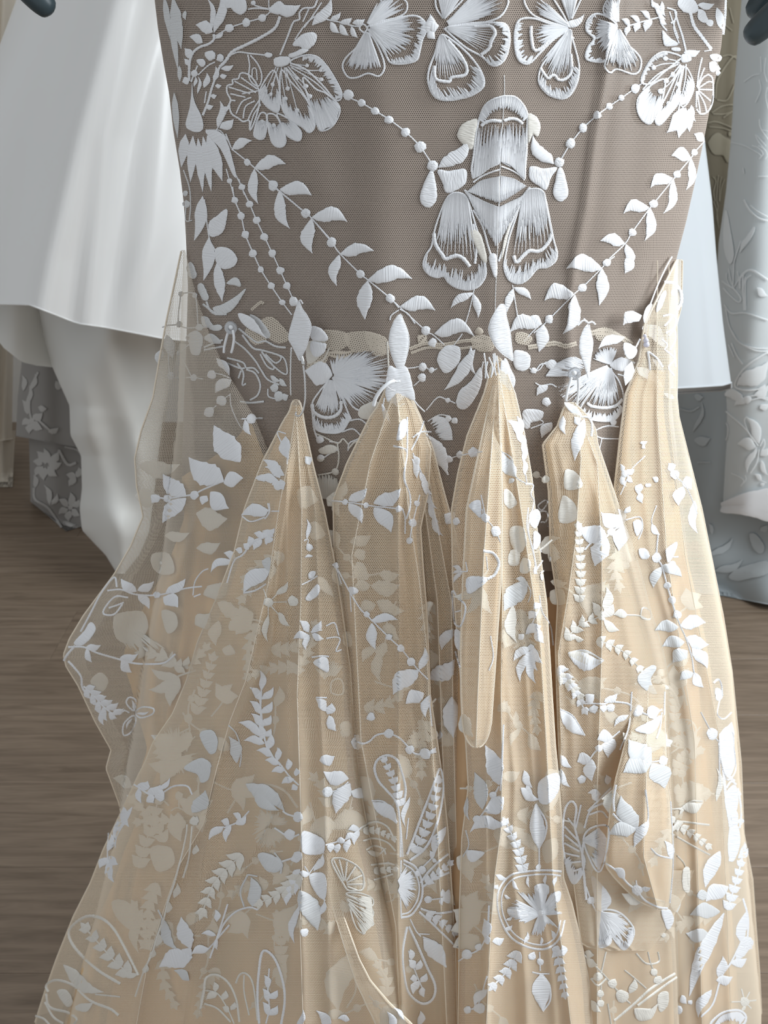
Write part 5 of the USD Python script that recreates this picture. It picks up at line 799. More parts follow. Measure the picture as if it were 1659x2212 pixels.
# leaf_sprig | small sprig in the middle of the lower left drape
S 10 1200 520 1290 482 1350 420; L 1200 512 1108 592 46; L 1240 500 1212 606 42; L 1232 500 1182 478 48; L 1270 500 1332 450 48; L 1302 472 1252 433 38
# fern_frond | pale fern on the lower left drape
@ S6 f thread_ivory
T 100 46 62 1310 680 1220 762 1140 852 1080 1000
T 90 44 56 1655 800 1580 880 1500 930 1430 960
@ S6 m thread_ivory
T 90 50 70 690 760 720 640 770 500 800 380; L 925 430 942 602 96; S 9 880 420 920 400 970 420; S 9 930 330 930 400; B 930 330 26; L 700 1010 690 1270 60; P 530 960 620 960 700 1060 660 1140 560 1060; P 760 640 880 640 900 740 800 780
S 14 1220 432 1300 312 1420 262 1550 292 1640 400; F 70 .5 1 9 | 1470 500 1480 490 1490 500 | 1370 560 1400 420 1520 420 1600 500; F 70 .5 1 9 | 1490 520 1480 530 1470 520 | 1600 560 1500 640 1420 640 1370 580; T 70 44 60 1540 1330 1540 1200 1520 1060
# shaded_leaf | grey-shaded leaves on the folds of the lower left drape
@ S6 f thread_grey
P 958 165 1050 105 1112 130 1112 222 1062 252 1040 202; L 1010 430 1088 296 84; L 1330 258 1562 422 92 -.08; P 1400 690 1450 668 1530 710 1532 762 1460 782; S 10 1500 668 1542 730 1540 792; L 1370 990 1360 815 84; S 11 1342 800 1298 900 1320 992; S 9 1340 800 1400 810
@ S6 f
S 11 1550 420 1580 440 1650 460; S 11 1545 722 1640 692; B 1640 690 30; B 1640 455 30; B 1590 560 34; S 11 1500 520 1590 575 1650 560
# loop_motif | long looped cord with a fern inside at the bottom left
@ S6 f thread_ivory
S 18 690 1400 600 1222 540 1122 470 1062 380 1050 292 1110 276 1172 330 1262 450 1372 580 1452; T 92 50 72 640 1400 540 1310 460 1220 390 1140; L 240 1338 484 1502 78; S 10 430 1515 580 1530; S 10 580 1400 690 1395; L 590 1390 690 1390 40
S 16 150 1500 140 1460 200 1430 300 1462 400 1552 520 1602 570 1640; S 16 138 1510 160 1592 262 1622 322 1662 300 1700; S 14 130 1560 180 1650 240 1690; S 13 60 1640 120 1660 160 1700; P 200 1500 260 1490 300 1560 260 1590; L 300 1600 420 1560 50
# leaf_sprig | white sprig with two broad leaves at the bottom left
@ S6 f
L 1000 1242 944 1052 88 -.05; L 1010 1290 812 1352 114 .1; L 1112 1242 1005 1275 50; P 940 1250 1000 1240 1005 1290 950 1280; S 11 1110 1242 1160 1182 1200 1092 1270 1022 1350 996 1402 1010; S 11 1115 1300 1160 1172 1222 976; L 1152 1162 1064 1154 34; L 1157 1082 1148 1008 38; S 11 1160 1182 1232 1100; L 1155 1180 1160 1250 30
@ S6 f thread_grey
L 830 1060 926 1252 62; L 992 1432 900 1372 52; S 9 805 1010 830 1060
# bead_string | string of long knots running down the crest of the left drape
@ S6 f thread_ivory
S 12 980 500 975 560 950 680 930 750 900 860 865 960 840 1060 800 1170 770 1270 720 1380 670 1530; B 1020 480 28; L 1010 500 1040 450 40; L 1015 680 1035 620 36; L 900 940 920 850 40; L 860 1030 870 960 36; L 795 1230 810 1150 40; L 760 1300 780 1240 34; L 720 1390 735 1330 36; S 12 1010 510 1000 620 985 720 955 820
# loop_motif | two cord loops with leaf twigs at the bottom of the left drape
@ S6 f
S 15 1410 1690 1400 1540 1406 1400 1432 1258 1502 1302 1552 1442 1562 1562 1540 1700; S 10 1470 1360 1462 1480 1470 1600 1450 1690; L 1465 1480 1440 1400 40; L 1470 1540 1520 1490 44; L 1465 1560 1430 1480 40; L 1470 1640 1520 1580 44; L 1465 1640 1430 1560 40
@ S6 f thread_ivory
S 14 1060 1600 1080 1500 1092 1420 1150 1398 1222 1442 1272 1542 1292 1680; S 12 1270 1450 1290 1402 1322 1388 1360 1420 1382 1500 1400 1670; S 9 1080 1490 1160 1510 1220 1600 1260 1690; L 1160 1510 1095 1545 46; L 1150 1500 1140 1440 40; L 1190 1550 1210 1490 42; L 1230 1620 1190 1590 40; L 1240 1610 1265 1560 36; S 10 1320 1400 1320 1500 1350 1640; S 12 1080 1570 1160 1600 1240 1680
''', dress)
sew('''
# leaf_spray | two leaves and a stalked knot at the edge of the widest drape
@ S7 f
L 592 560 426 512 98 -.12; L 602 590 508 790 104 .08; S 10 592 580 530 632 455 650; B 455 650 36; L 610 642 702 696 72 -.15; L 440 112 376 28 62; L 452 132 482 58 62; L 462 140 512 244 62; S 11 376 20 450 22; L 400 440 500 410 80
S 11 0 0 12 100 30 250 62 382 130 452 200 542 262 602; L 12 122 84 48 46; L 12 205 76 145 50; L 20 300 -5 200 50; L 50 350 80 260 46; L 120 442 118 350 38; L 172 502 80 515 46; L 190 502 190 425 46; L 232 562 148 592 46; L 242 542 246 488 40; L 256 612 214 632 44
P 285 910 372 930 430 972 426 1050 352 1066 285 1040; P 330 1200 436 1194 437 1358 370 1312; L 360 1172 422 1058 44; S 9 330 1190 380 1120 430 1050; L 268 1180 340 1190 40; L 265 1400 234 1652 48; B 300 1580 28; L 392 1470 432 1366 38; L 210 1102 272 1068 52; S 10 300 1140 330 1190 436 1370; L 250 1240 180 1270 46; L 240 1270 175 1330 46; L 262 1240 240 1330 44; L 210 1310 180 1400 44; L 272 1160 225 1220 44
# shaded_leaf | large grey-shaded leaf between two pleats low on the skirt
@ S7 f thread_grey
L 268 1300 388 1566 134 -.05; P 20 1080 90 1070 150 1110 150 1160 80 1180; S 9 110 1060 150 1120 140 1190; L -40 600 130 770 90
@ S7 m thread_ivory
L 600 1720 525 2100 170; S 12 580 2080 640 1960 620 1800; L 440 640 560 600 90; P 640 560 740 560 760 680 660 700; O 12 850 1290 900 1260 890 1360 820 1370; L 440 1560 500 1500 60; S 12 1240 1000 1330 1120; L 1290 720 1310 860 60; L 1260 1300 1300 1400 50; B 570 215 40; F 40 .5 1 8 | 560 210 570 205 580 210 | 530 270 570 290 620 260
# beaded_twig | wavy string of knots across the second drape
@ S7 f
S 13 620 292 680 326 730 312 780 270 860 260 930 290 980 340 1030 392 1100 396 1176 380; B 650 322 40; B 860 262 32; B 1000 366 30; B 1100 396 38; L 1130 390 1172 350 30; L 1092 -8 973 62 92 .1; L 1132 0 1104 152 62; L 1278 15 1290 290 108 .05; S 10 1130 60 1145 210; B 740 150 30; L 660 300 630 270 40; L 1190 300 1200 240 30
# wheel_motif | half-wheel medallion with radiating looped cords on the second drape
S 15 955 1100 1040 1150 1082 1260 1072 1370 1010 1462 940 1482; S 11 955 1125 1022 1170 1060 1262 1050 1360 1000 1440 945 1460; F 50 .45 .95 9 | 922 1240 930 1270 922 1300 | 985 1130 1040 1200 1045 1330 985 1430; S 12 940 1100 935 1300 942 1480
S 17 960 720 970 620 940 502 910 430 850 404 790 430 765 490 790 572 850 642 912 722 935 900 935 1080; T 62 38 54 942 740 915 640 880 540 838 450; S 11 912 702 940 900 952 1080; L 752 715 912 860 84 -.1; S 11 745 705 840 720 915 850; L 1000 680 970 882 32; S 10 975 960 990 820
S 17 980 1062 1020 962 1080 802 1150 622 1196 494 1216 560 1216 682 1172 882 1100 1022 1000 1102; T 72 42 58 1025 1050 1090 920 1150 750 1185 590
S 15 1080 1282 1150 1232 1262 1180; S 15 1070 1252 1120 1182 1200 1102 1256 1058; T 60 36 46 1105 1252 1170 1200 1255 1130; S 15 1060 1442 1150 1522 1292 1662; S 15 1070 1422 1180 1452 1282 1440; T 66 38 50 1110 1450 1190 1500 1285 1570
S 17 980 1540 952 1702 960 1852 992 1982 1080 2052 1150 2022 1167 1932 1110 1802 1040 1642 990 1540; S 10 990 1700 1020 1800 1060 1900 1090 1970; L 1030 1820 990 1760 50; L 1040 1830 1070 1760 46; L 1050 1890 1000 1890 50; L 1070 1910 1110 1850 46; L 1080 1940 1095 2010 44; L 1060 1900 1020 1990 50; L 1010 1760 1000 1690 44
L 1240 878 1164 1074 64; L 1152 1092 1130 1036 36; L 1150 1090 1180 1110 30; S 10 1050 1180 1150 1082; B 1080 1166 28; B 1050 1190 22; S 10 1095 1366 1252 1350; P 1215 1352 1260 1290 1266 1382 1230 1380; B 1120 1360 26; L 1210 1350 1215 1400 30; L 1210 1345 1215 1290 30; L 1090 1620 1238 1812 104 -.05; S 11 1085 1610 1150 1640 1210 1720 1240 1812; S 10 1000 1490 1040 1570 1072 1606; S 9 1060 1590 1130 1592; S 10 1290 1190 1330 1160
# leaf_band | pale cords with leaflets reaching left from the half-wheel
@ S7 f thread_ivory
S 13 680 882 740 850 800 850 860 890 902 982; S 12 690 972 760 955 850 982 905 1040; T 48 32 44 690 905 780 905 880 950; S 12 710 1032 760 1005 820 1022 840 1062; L 718 1042 822 1052 40; S 12 740 1132 850 1120 900 1132; S 12 760 1232 830 1210 890 1192; T 46 32 46 760 1172 890 1160; S 11 800 1060 840 1020
@ S7 f
L 665 890 590 900 46; L 662 900 630 1000 46; L 640 930 570 960 46; L 600 960 580 1050 48; L 570 970 510 980 46; L 530 990 515 1055 50; L 490 990 470 1050 48; S 10 680 880 600 950 440 1000
# fan_flower | grey-white fan flower between two pleats low on the skirt
@ S7 f thread_ivory
O 13 480 1112 530 1085 602 1110 660 1150 692 1210 686 1292 640 1302 590 1300 560 1260; S 12 560 1240 492 1100; S 12 565 1235 530 1095; S 12 570 1235 582 1110; S 12 575 1240 640 1140; S 12 580 1250 684 1200; S 12 580 1262 688 1260; S 12 585 1275 650 1300; O 11 574 1322 660 1318 745 1350 752 1400 700 1395 640 1360; O 11 584 1358 680 1400 750 1430 748 1480 690 1470 620 1400; O 11 594 1388 660 1440 740 1490 756 1530 700 1530 630 1450; O 11 604 1420 650 1480 700 1560 690 1590 640 1540; F 30 .25 .55 8 | 745 1352 752 1440 754 1525 692 1588 | 580 1320 590 1360 600 1400 610 1440; S 9 580 1330 700 1370; S 9 590 1370 700 1440; S 9 600 1400 700 1510
# leaf_vine | leaves down the narrow upright fold at the centre bottom
@ S7 f
L 1592 600 1498 338 108 .05; S 12 1592 610 1550 682 1490 782 1440 842; B 1550 666 24; B 1450 830 32; L 1622 680 1488 782 104 -.1; L 1622 865 1398 915 90 .2; P 1380 1034 1496 1050 1430 1110 1392 1104; S 10 1610 520 1600 640; S 14 1620 200 1610 480; S 10 1440 850 1410 900
L 1502 1622 1490 1486 64; S 11 1502 1622 1460 1692 1380 1732 1320 1772; B 1376 1726 34; B 1456 1676 24; L 1512 1958 1428 2066 64; S 11 1512 1868 1452 2062 1380 2092; B 1460 2082 38; B 1382 2094 28; S 14 1525 1400 1515 1640; L 1520 1660 1490 1600 40
@ S7 f thread_grey
L 1482 762 1428 516 94 .06; S 9 1370 900 1390 1000 1350 1080; L 1380 680 1400 840 30
# leaf_sprig | leaf tips at the bottom edge of the photo
@ S7 f
L 470 2240 376 2098 64; L 895 2240 848 2106 56; L 250 2212 290 2090 40; L 600 2160 520 2150 46; L 1060 2200 1070 2100 50; L 960 2160 890 2080 30
# outlined_leaf | upright outlined leaf above the round medallion
@ S8 f
L 290 920 270 658 88 0; S 11 288 922 325 850 332 762 270 655; S 11 288 922 245 830 240 760 270 655; S 10 290 920 290 1060; L 290 1012 290 1062 30; L 215 540 260 640 50; L 200 455 250 560 46; L 180 560 290 630 60; P 290 520 400 470 412 562 352 652 290 642
@ S8 m thread_ivory
P 140 820 240 840 290 940 200 900; P 310 900 390 860 400 960 330 1010; P 330 470 400 470 400 640 300 700; L 150 100 180 220 40; L 180 200 120 310 40; L 40 100 100 40 60; F 60 .5 1 8 | 1200 330 1210 320 1220 330 | 1080 250 1180 180 1260 260; T 60 40 50 1080 480 1140 380 1240 340; T 60 40 50 1100 590 1160 560 1240 560
# round_medallion | round double-corded medallion with a ragged flower inside
@ S8 f
S 13 425 1060 330 1052 220 1060 120 1082 52 1160 38 1252 60 1352 120 1452 220 1512 330 1522 410 1462 442 1350; S 10 420 1085 330 1076 220 1084 135 1105 76 1172 64 1252 82 1340 138 1430 225 1486 325 1496 392 1442 418 1350
F 60 .6 1 9 | 285 1300 295 1290 310 1292 | 160 1180 250 1190 270 1140 350 1145; F 60 .6 1 9 | 310 1295 318 1308 315 1318 | 365 1190 415 1180 400 1280 435 1310; F 60 .6 1 9 | 315 1318 300 1325 290 1322 | 400 1395 340 1380 300 1445 240 1440; F 50 .5 1 9 | 290 1322 282 1312 283 1302 | 200 1370 110 1330 105 1270 150 1230; P 260 1150 310 1130 350 1150 340 1200 280 1190; P 370 1190 420 1180 410 1240 360 1240; B 300 1310 28; P 100 1280 170 1290 220 1320 160 1340 110 1320
L 222 1085 232 1155 20; L 130 1110 170 1170 24; L 80 1200 120 1220 20; L 330 1080 330 1140 20; L 395 1090 380 1150 24; L 200 1490 220 1420 24; L 300 1500 300 1450 20; L 380 1470 360 1410 24; L 90 1350 130 1330 20; L 80 1410 130 1380 26
T 66 38 52 195 1065 180 980 150 890 95 780; T 78 42 56 165 1535 110 1640 30 1730; T 60 34 56 395 1525 415 1640 440 1780; S 9 292 1540 296 1655; B 295 1600 22; L 300 1670 310 1894 104 0; S 11 305 1672 350 1740 355 1830 312 1896; S 10 248 1662 292 1672 352 1672; P 225 1560 260 1540 270 1580 235 1590; B 390 1525 24; L 30 1080 100 1100 30; L 20 1160 45 1140 30; L 10 1480 80 1460 50; L 440 1560 425 1500 40
# butterfly | embroidered butterfly half hidden beside the fold at the lower right
@ S8 f thread_white
S 16 565 860 548 940 560 1100 572 1230; O 14 440 705 480 640 512 680 502 780 520 860 545 945 562 1000 542 1080 500 1132 470 1090 448 1010 430 880; S 12 440 790 530 882; S 12 440 840 530 912; S 12 440 890 532 940; S 12 440 950 532 970; S 12 442 1010 540 1000; S 12 460 1072 545 1040; S 11 460 740 500 790; F 30 .3 .6 8 | 440 1000 470 1090 500 1130 540 1080 | 500 950 520 990 530 1000 545 1010; F 60 .55 1 8 | 555 880 557 872 560 865 | 690 950 700 870 650 800; F 50 .3 .55 9 | 650 1050 680 960 695 870 650 800 | 560 900 570 890 575 880 570 860; O 12 555 872 600 800 700 790 700 900 670 1030 640 1060 600 1000; S 13 560 800 600 690 700 640; S 12 580 700 640 640 720 560; L 640 640 600 580 50; L 660 600 580 590 40; L 700 540 690 480 40; S 11 590 720 660 700 700 740; S 11 540 660 510 800
# butterfly | small white winged flower on the low fold at the lower right
@ S8 low
P 602 1088 640 1110 712 1200 718 1252 680 1290 632 1282 615 1200; F 46 .6 1 9 | 632 1305 640 1300 648 1305 | 640 1500 690 1505 718 1470; F 50 .5 .9 9 | 650 1310 660 1300 668 1305 | 750 1480 800 1522 842 1470 850 1400 790 1320; O 12 636 1300 640 1400 642 1505 690 1506 720 1470 690 1380; O 12 655 1305 700 1400 750 1482 800 1526 845 1472 854 1400 790 1320 720 1290; F 40 .2 1 9 | 640 1505 690 1508 718 1472 | 650 1470 680 1470 705 1440; F 50 .2 1 9 | 752 1485 800 1525 845 1472 852 1400 | 760 1450 795 1480 815 1440 820 1400; B 600 1232 26; S 11 570 1150 600 1232 632 1300
# tri_leaf | grey-shaded three-leaved spray lower down on the pouch
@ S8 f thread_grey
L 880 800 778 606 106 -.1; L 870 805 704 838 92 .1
@ S8 f
L 946 758 858 914 62 .05; S 13 730 712 780 762 880 802 940 752 926 570; L 1086 982 1040 876 46; S 11 1086 982 1002 962 958 920; L 802 1102 738 1040 48; S 12 688 1010 760 1062 820 1132 872 1172 922 1232 1002 1272 1060 1280; B 876 1172 32; L 900 1162 958 1158 34; S 9 870 1112 876 1172; P 1020 1290 1072 1288 1096 1350 1062 1412 1040 1370; S 14 750 540 735 640 740 700; S 13 1075 640 1090 980 1070 1250
# leaf_band | pale corded band with leaflets at the right of the pouch
@ S8 f thread_ivory
S 12 1085 755 1200 768 1310 782; S 12 1080 832 1200 902 1312 962; T 56 34 48 1100 770 1200 832 1290 900; L 1142 680 1268 650 68; S 10 1130 690 1200 640 1268 640; S 9 1080 688 1142 682; L 1130 720 1150 660 20; S 10 1100 950 1160 1020 1180 1140; P 1150 1050 1190 1040 1190 1180 1150 1160; L 1350 640 1350 440 36
# edge_lace | bright openwork band down the right edge of the lower skirt
@ S8 side
P 1370 290 1440 178 1452 300 1462 420 1420 502 1390 420; S 17 1368 290 1390 420 1402 560 1420 700 1440 852 1432 1000; P 1402 600 1462 540 1482 640 1452 742 1412 702; P 1430 800 1480 788 1492 900 1450 1002 1420 950; S 13 1400 200 1450 250 1440 400; S 13 1410 560 1440 520 1470 540; S 12 1480 560 1500 700 1490 800; L 1500 740 1500 780 40; L 1480 980 1540 920 40; L 1490 960 1520 880 30; L 1500 600 1470 590 30; S 18 1390 300 1425 480 1460 520; S 16 1420 720 1450 800; P 1440 700 1475 700 1480 780 1445 790
T 66 38 52 1415 1290 1450 1180 1475 1100 1492 1030; L 1372 938 1284 1156 80 .05; L 1422 1150 1288 1238 94 .1; L 1532 1298 1520 1515 64; L 1396 1308 1188 1806 80 .04; S 9 1396 1310 1290 1580 1190 1800; S 11 1500 1480 1440 1602 1380 1692 1330 1852 1258 1930; L 1470 1600 1512 1446 56; L 1440 1612 1532 1580 56; L 1360 1690 1388 1566 56; L 1350 1712 1447 1690 60; L 1322 1768 1242 1934 58; B 1535 1490 44; L 1142 1800 1172 1852 44; L 1180 1850 1205 1830 30; B 1125 1890 26; S 12 1510 1220 1540 1340 1535 1490
O 14 1318 1985 1380 1910 1480 1890 1528 1930 1490 1985; F 60 .5 .95 9 | 1330 1985 1385 1920 1480 1900 1520 1930 | 1360 1990 1400 1960 1460 1960 1490 1980
@ S8 side thread_grey
L 1372 1300 1192 1320 88 .1; L 1302 1432 1168 1430 84 -.1; B 1265 1200 34
# starburst | faint radiating flower near the bottom right corner
@ S8 side thread_ivory
B 1520 1838 30; S 8 1520 1838 1440 1840; S 8 1520 1838 1550 1780; S 8 1520 1838 1590 1830; S 8 1520 1838 1560 1880; S 8 1520 1838 1500 1760; L 1500 1900 1520 1850 20
# bead_net | cords with knots under the low fold at the bottom right
@ S8 f thread_ivory
S 11 560 1560 680 1682 780 1800 835 1850; B 785 1805 40; B 730 1730 30; B 642 1690 30; L 570 1582 642 1622 50; L 560 1540 620 1560 50; S 11 598 1700 642 1742 692 1700; S 11 602 1700 650 1690 690 1540; S 10 660 1740 656 1850; B 656 1790 22; B 656 1850 24; S 10 940 1540 960 1620 1002 1710; B 1002 1712 28; B 976 1662 24; S 11 870 1550 930 1610 1005 1600 1000 1540; S 15 740 1952 860 1850 960 1760 1105 1668; S 14 1115 1690 1000 1772 880 1862; P 860 1880 962 1880 1002 1850 962 1940 882 1950; P 1000 1800 1060 1780 1060 1860 1010 1900; L 830 1790 860 1700 50; S 10 700 1850 720 1972; L 600 1830 660 1900 46; S 10 800 1650 850 1690 930 1760
''', dress)
# faint sprigs and ferns of the deeper net, all over the skirt
frng = np.random.default_rng(21); txt = ['# pale_sprigs | faint sprigs and ferns showing through the net all over the skirt', '@ G m thread_ivory']
for k in range(115):
    y = frng.uniform(1180, 2190); x = frng.uniform(SL(y) + 60 + 40 * sstep(y, 1500, 1900), SR(y) - 60); a = frng.uniform(0, 6.28); dx, dy = math.cos(a), math.sin(a); ln = frng.uniform(60, 110)
    if k % 3 == 0: txt.append(f'T {frng.uniform(24, 32):.0f} 14 21 {x:.0f} {y:.0f} {x + dx * ln * .5 - dy * 8:.0f} {y + dy * ln * .5 + dx * 8:.0f} {x + dx * ln:.0f} {y + dy * ln:.0f}')
    elif k % 3 == 1:
        txt.append(f'S 4 {x - dx * 30:.0f} {y - dy * 30:.0f} {x + dx * 10 - dy * 5:.0f} {y + dy * 10 + dx * 5:.0f} {x + dx * 45:.0f} {y + dy * 45:.0f}')
        for b_, s_ in ((.8, 1), (-.8, 1), (.1, 1.1)): txt.append(f'L {x + dx * 10:.0f} {y + dy * 10:.0f} {x + dx * 10 + math.cos(a + b_) * ln * .6 * s_:.0f} {y + dy * 10 + math.sin(a + b_) * ln * .6 * s_:.0f} {frng.uniform(20, 34):.0f} {-.1 if b_ > 0 else .1}')
    else:
        txt.append(f'S 4 {x:.0f} {y:.0f} {x + dx * 40 - dy * 9:.0f} {y + dy * 40 + dx * 9:.0f} {x + dx * 90:.0f} {y + dy * 90:.0f}; B {x + dx * 20 - dy * 5:.0f} {y + dy * 20 + dx * 5:.0f} 8; B {x + dx * 62 - dy * 6:.0f} {y + dy * 62 + dx * 6:.0f} 9; L {x + dx * 90:.0f} {y + dy * 90:.0f} {x + dx * 135:.0f} {y + dy * 135:.0f} 24')
sew('\n'.join(txt), dress)
sew_out(dress)
# ---------------------------------------------------------------- loops, buttons and the safety pin at the waist
def on(x, y, lift, frame, fun=bod_Y):
    k = FR[frame]; p = np.array([x, y], float) / k[2] + k[:2]; return P3(p[0], p[1], fun(p[0], p[1]) - lift)
def wire(frame, pts, r, lift, n=10, step=.0012, fun=bod_Y):
    p = np.array(pts, float).reshape(-1, 3 if np.size(lift) == 1 and len(pts) % 3 == 0 and lift is None else 2)
    lf = np.broadcast_to(lift, len(p)); q = np.array([on(a, b, l, frame, fun) for (a, b), l in zip(p, lf)])
    return tube3(curve(q, step=step), r, n)
def button(frame, x, y, r):
    c = on(x, y, .010, frame); a = np.arange(28) * 2 * math.pi / 28
    prof = [(0, .0012), (.35, .0012), (.4, .0022), (.7, .0026), (.92, .0022), (1, .0008), (1, -.0006), (0, -.0010)]
    v = np.array([[c + np.array([pr * r * math.cos(t), -h, pr * r * math.sin(t)]) for t in a] for pr, h in prof]).reshape(-1, 3)
    return v, grid_faces(len(prof), 28, True)[:, ::-1]
for lab, fr, bx, by, strands in (('looped button over the left gather', 'D3', 212, 245, ((196, 262, 176, 330, 160, 400, 157, 440), (228, 262, 236, 330, 226, 400, 215, 440))),
                                 ('looped button over the fourth gather, behind a narrow leaf', 'R7', 295, 805, ((275, 830, 262, 880, 245, 940, 236, 1000), (322, 835, 325, 900, 318, 980, 312, 1045)))):
    nd = part_node('button_loop', dress, lab)
    obj('button', button(fr, bx, by, .0052), 'clear_button', nd, 35)
    for st_ in strands: obj('ribbon_strand', wire(fr, st_, .0011, .013), 'white_ribbon', nd, True)
    obj('knot', trimesh.creation.icosphere(2, .0019).apply_translation(on(bx, by - 4, .0135, fr)), 'white_ribbon', nd, True)
nd = part_node('ribbon_loop', dress, 'cut end of a white ribbon loop sticking out at the second gather')
obj('ribbon_strand', wire('R6', (170, 738, 130, 755, 80, 800, 40, 860, 22, 918), np.array([.0014]), (.024, .026, .027, .027, .026)), 'white_ribbon', nd, True)
obj('thread', wire('R6', (118, 715, 118, 770, 150, 800, 180, 810), .0003, .022), 'white_ribbon', nd, True)
obj('thread', wire('R6', (160, 735, 190, 745, 215, 740), .0009, .022), 'white_ribbon', nd, True)
nd = part_node('ribbon_loop', dress, 'white threads tying up the third drape')
for p in ((815, 540, 825, 620, 825, 720), (850, 570, 875, 640, 865, 715), (890, 540, 895, 600, 870, 700), (905, 560, 920, 660, 925, 740), (840, 600, 830, 660, 845, 720), (880, 545, 890, 640, 900, 700)):
    obj('thread', wire('R6', p, .0006, .018), 'white_ribbon', nd, True)
nd = part_node('bead_drop', dress, 'clear lilac beads at the right gather')
for x, y, r in ((800, 570, .0022), (803, 600, .0026), (792, 540, .0016)): obj('glass_bead', trimesh.creation.icosphere(2, r).apply_translation(on(x, y, .026, 'R7')), 'pearl_bead', nd, True)
obj('ribbon_strand', wire('R7', (812, 650, 822, 720, 826, 780), .0010, .026), 'white_ribbon', nd, True)

pin = thing('safety_pin', 'open-hanging steel safety pin holding the widest net drape below a pointed leaf', 'safety pin', on(730, 650, .022, 'D3'))
obj('pin_arm', wire('D3', (682, 400, 678, 520, 676, 640, 680, 775), .00062, .023), 'pin_steel', pin, True)
obj('pin_back', wire('D3', (768, 480, 776, 540, 788, 650, 792, 780, 782, 860, 768, 905, 742, 935, 715, 920, 722, 905), .00075, (.023, .023, .023, .023, .024, .025, .026, .025, .023)), 'pin_steel', pin, True)
obj('clasp', wire('D3', (760, 462, 772, 500, 776, 535), np.array([.0014]), .0225), 'pin_steel', pin, True)

# ---------------------------------------------------------------- gowns hanging behind
def floor_Y(py):
    a, b, c = ray(829.5, py); return np.where(c < 0, CAMH * b / np.maximum(-c, 1e-6), 99.)
def gown_part(name, parent, material, L, R, top, bot, yax, dep, folds=lambda x, y: 0 * x, n=60, na=150, label=None, hem=0.0, lip=0.0, wid=1.0):
    L, R, top, bot, dep = map(tab, (L, R, top, bot, dep)); a = np.linspace(-math.pi, math.pi, na + 1)[:-1]; t = np.linspace(0, 1, n)[:, None]
    y = np.full((n, na), 500.) + 300 * t
    for _ in range(25):
        x = (L(y) + R(y)) / 2 + (R(y) - L(y)) / 2 * np.sin(a)[None]; b0 = bot(x[-1]) + lip * (np.cos(a) < 0); t0 = top(x[0]); y = .5 * y + .5 * (t0[None] + (b0 - t0)[None] * t)
    Y = yax - dep(y) * np.cos(a)[None] - folds(x, y) * (np.cos(a)[None] > -.2)
    Y = np.minimum(Y, floor_Y(y) - .004)
    v = P3(x, y, Y); obj(name, (v.reshape(-1, 3), grid_faces(n, na, True)), material, parent, True, label=label)
    if hem: obj('hem', tube3(np.vstack([v[-1], v[-1][:1]]), hem, 6), material, parent, True)
    return lambda px, py: np.minimum(yax - dep(py) * np.sqrt(np.clip(1 - ((px - (L(py) + R(py)) / 2) / ((R(py) - L(py)) / 2)) ** 2, 0, 1)) - folds(px, py), floor_Y(py) - .004) - .003
FLAT = '-9999 -260 9999 -260'
g1 = thing('satin_gown', 'white satin gown with soft vertical sheen and rounded hem at the left edge', 'gown', P3(150, 1200, 1.95) * (1, 1, 0))
q1, q2, q3 = tab('-260 345 0 250 300 165 560 102 700 75'), tab('-260 380 0 312 300 238 560 203 720 188'), tab('0 380 400 330 750 290')
satin_folds = lambda x, y: .085 * gau(x, q1(y), 66) + .030 * gau(x, q2(y), 32) + .012 * gau(x, q3(y), 40) + .004 * np.sin(x / 16 + y / 40.) * sstep(y, 480, 640) * sstep(x, 130, 260)
gown_part('overskirt', g1, 'white_satin', '-260 130 0 35 95 0 400 -112 760 -250', '-260 420 0 500 760 640', FLAT, '-260 640 0 657 63 658 104 674 168 699 221 706 269 715 351 731 660 760', 1.95, '-260 .22 760 .36', satin_folds, 70, 200, hem=.0018, lip=6)
uf = lambda x, y: .03 * np.sin(x / 38 + y / 90.) + .012 * np.sin(x / 17 - y / 60.) + .02 * gau(y - .5 * x, 1010, 40)
gown_part('underskirt', g1, 'ivory_organza', '600 70 683 85 737 95 788 111 845 136 876 150 940 152 984 175 1054 177 1098 172 1145 177 1177 207 1199 228 1238 252', '600 420 900 352 1050 335 1150 322 1200 300 1240 268', '-9999 640 9999 640', '-99 1238 999 1238', 1.97, '600 .24 900 .20 1238 .08', uf, 80, 130, label='ivory organza train trailing to the floor', hem=.0016)
gown_part('underskirt_fold', g1, 'ivory_organza', '600 -160 800 -160', '600 140 737 132 800 130', '-999 620 999 620', '-200 700 0 738 6 750 47 782 80 790 130 795', 2.06, '600 .16 800 .16', lambda x, y: .02 * np.sin(x / 22.), 20, 80)
g2 = thing('cream_gown', 'cream gown showing only as a sliver at the far left edge', 'gown', P3(-60, 1054, 2.6) * (1, 1, 0))
gown_part('skirt', g2, 'cream_cloth', '-260 -40 0 -150 1054 -260', '-260 60 0 44 200 40 760 29 925 26 1000 30', FLAT, '-300 940 0 952 30 948', 2.62, '-260 .12 1054 .2', lambda x, y: .02 * np.sin(x / 7. + y / 160), 50, 110, hem=.002)
gown_part('underlayer', g2, 'cream_cloth', '900 -200 1060 -200', '900 34 1060 27', '-999 930 999 930', '-300 1054 40 1052', 2.64, '900 .10 1060 .08', lambda x, y: .012 * np.sin(x / 5.), 12, 60)
g3 = thing('lace_gown', 'grey lace gown with pale flowers, low at the left behind the satin gown', 'gown', P3(120, 1146, 2.3) * (1, 1, 0))
lg = gown_part('lace_tier', g3, 'grey_lace_cloth', '740 50 790 46 860 38 945 34', '740 240 945 240', '-99 760 400 760', '-50 930 35 941 158 964 260 970', 2.34, '740 .12 945 .14', lambda x, y: .008 * np.sin(x / 12.), 24, 90, hem=.0016)
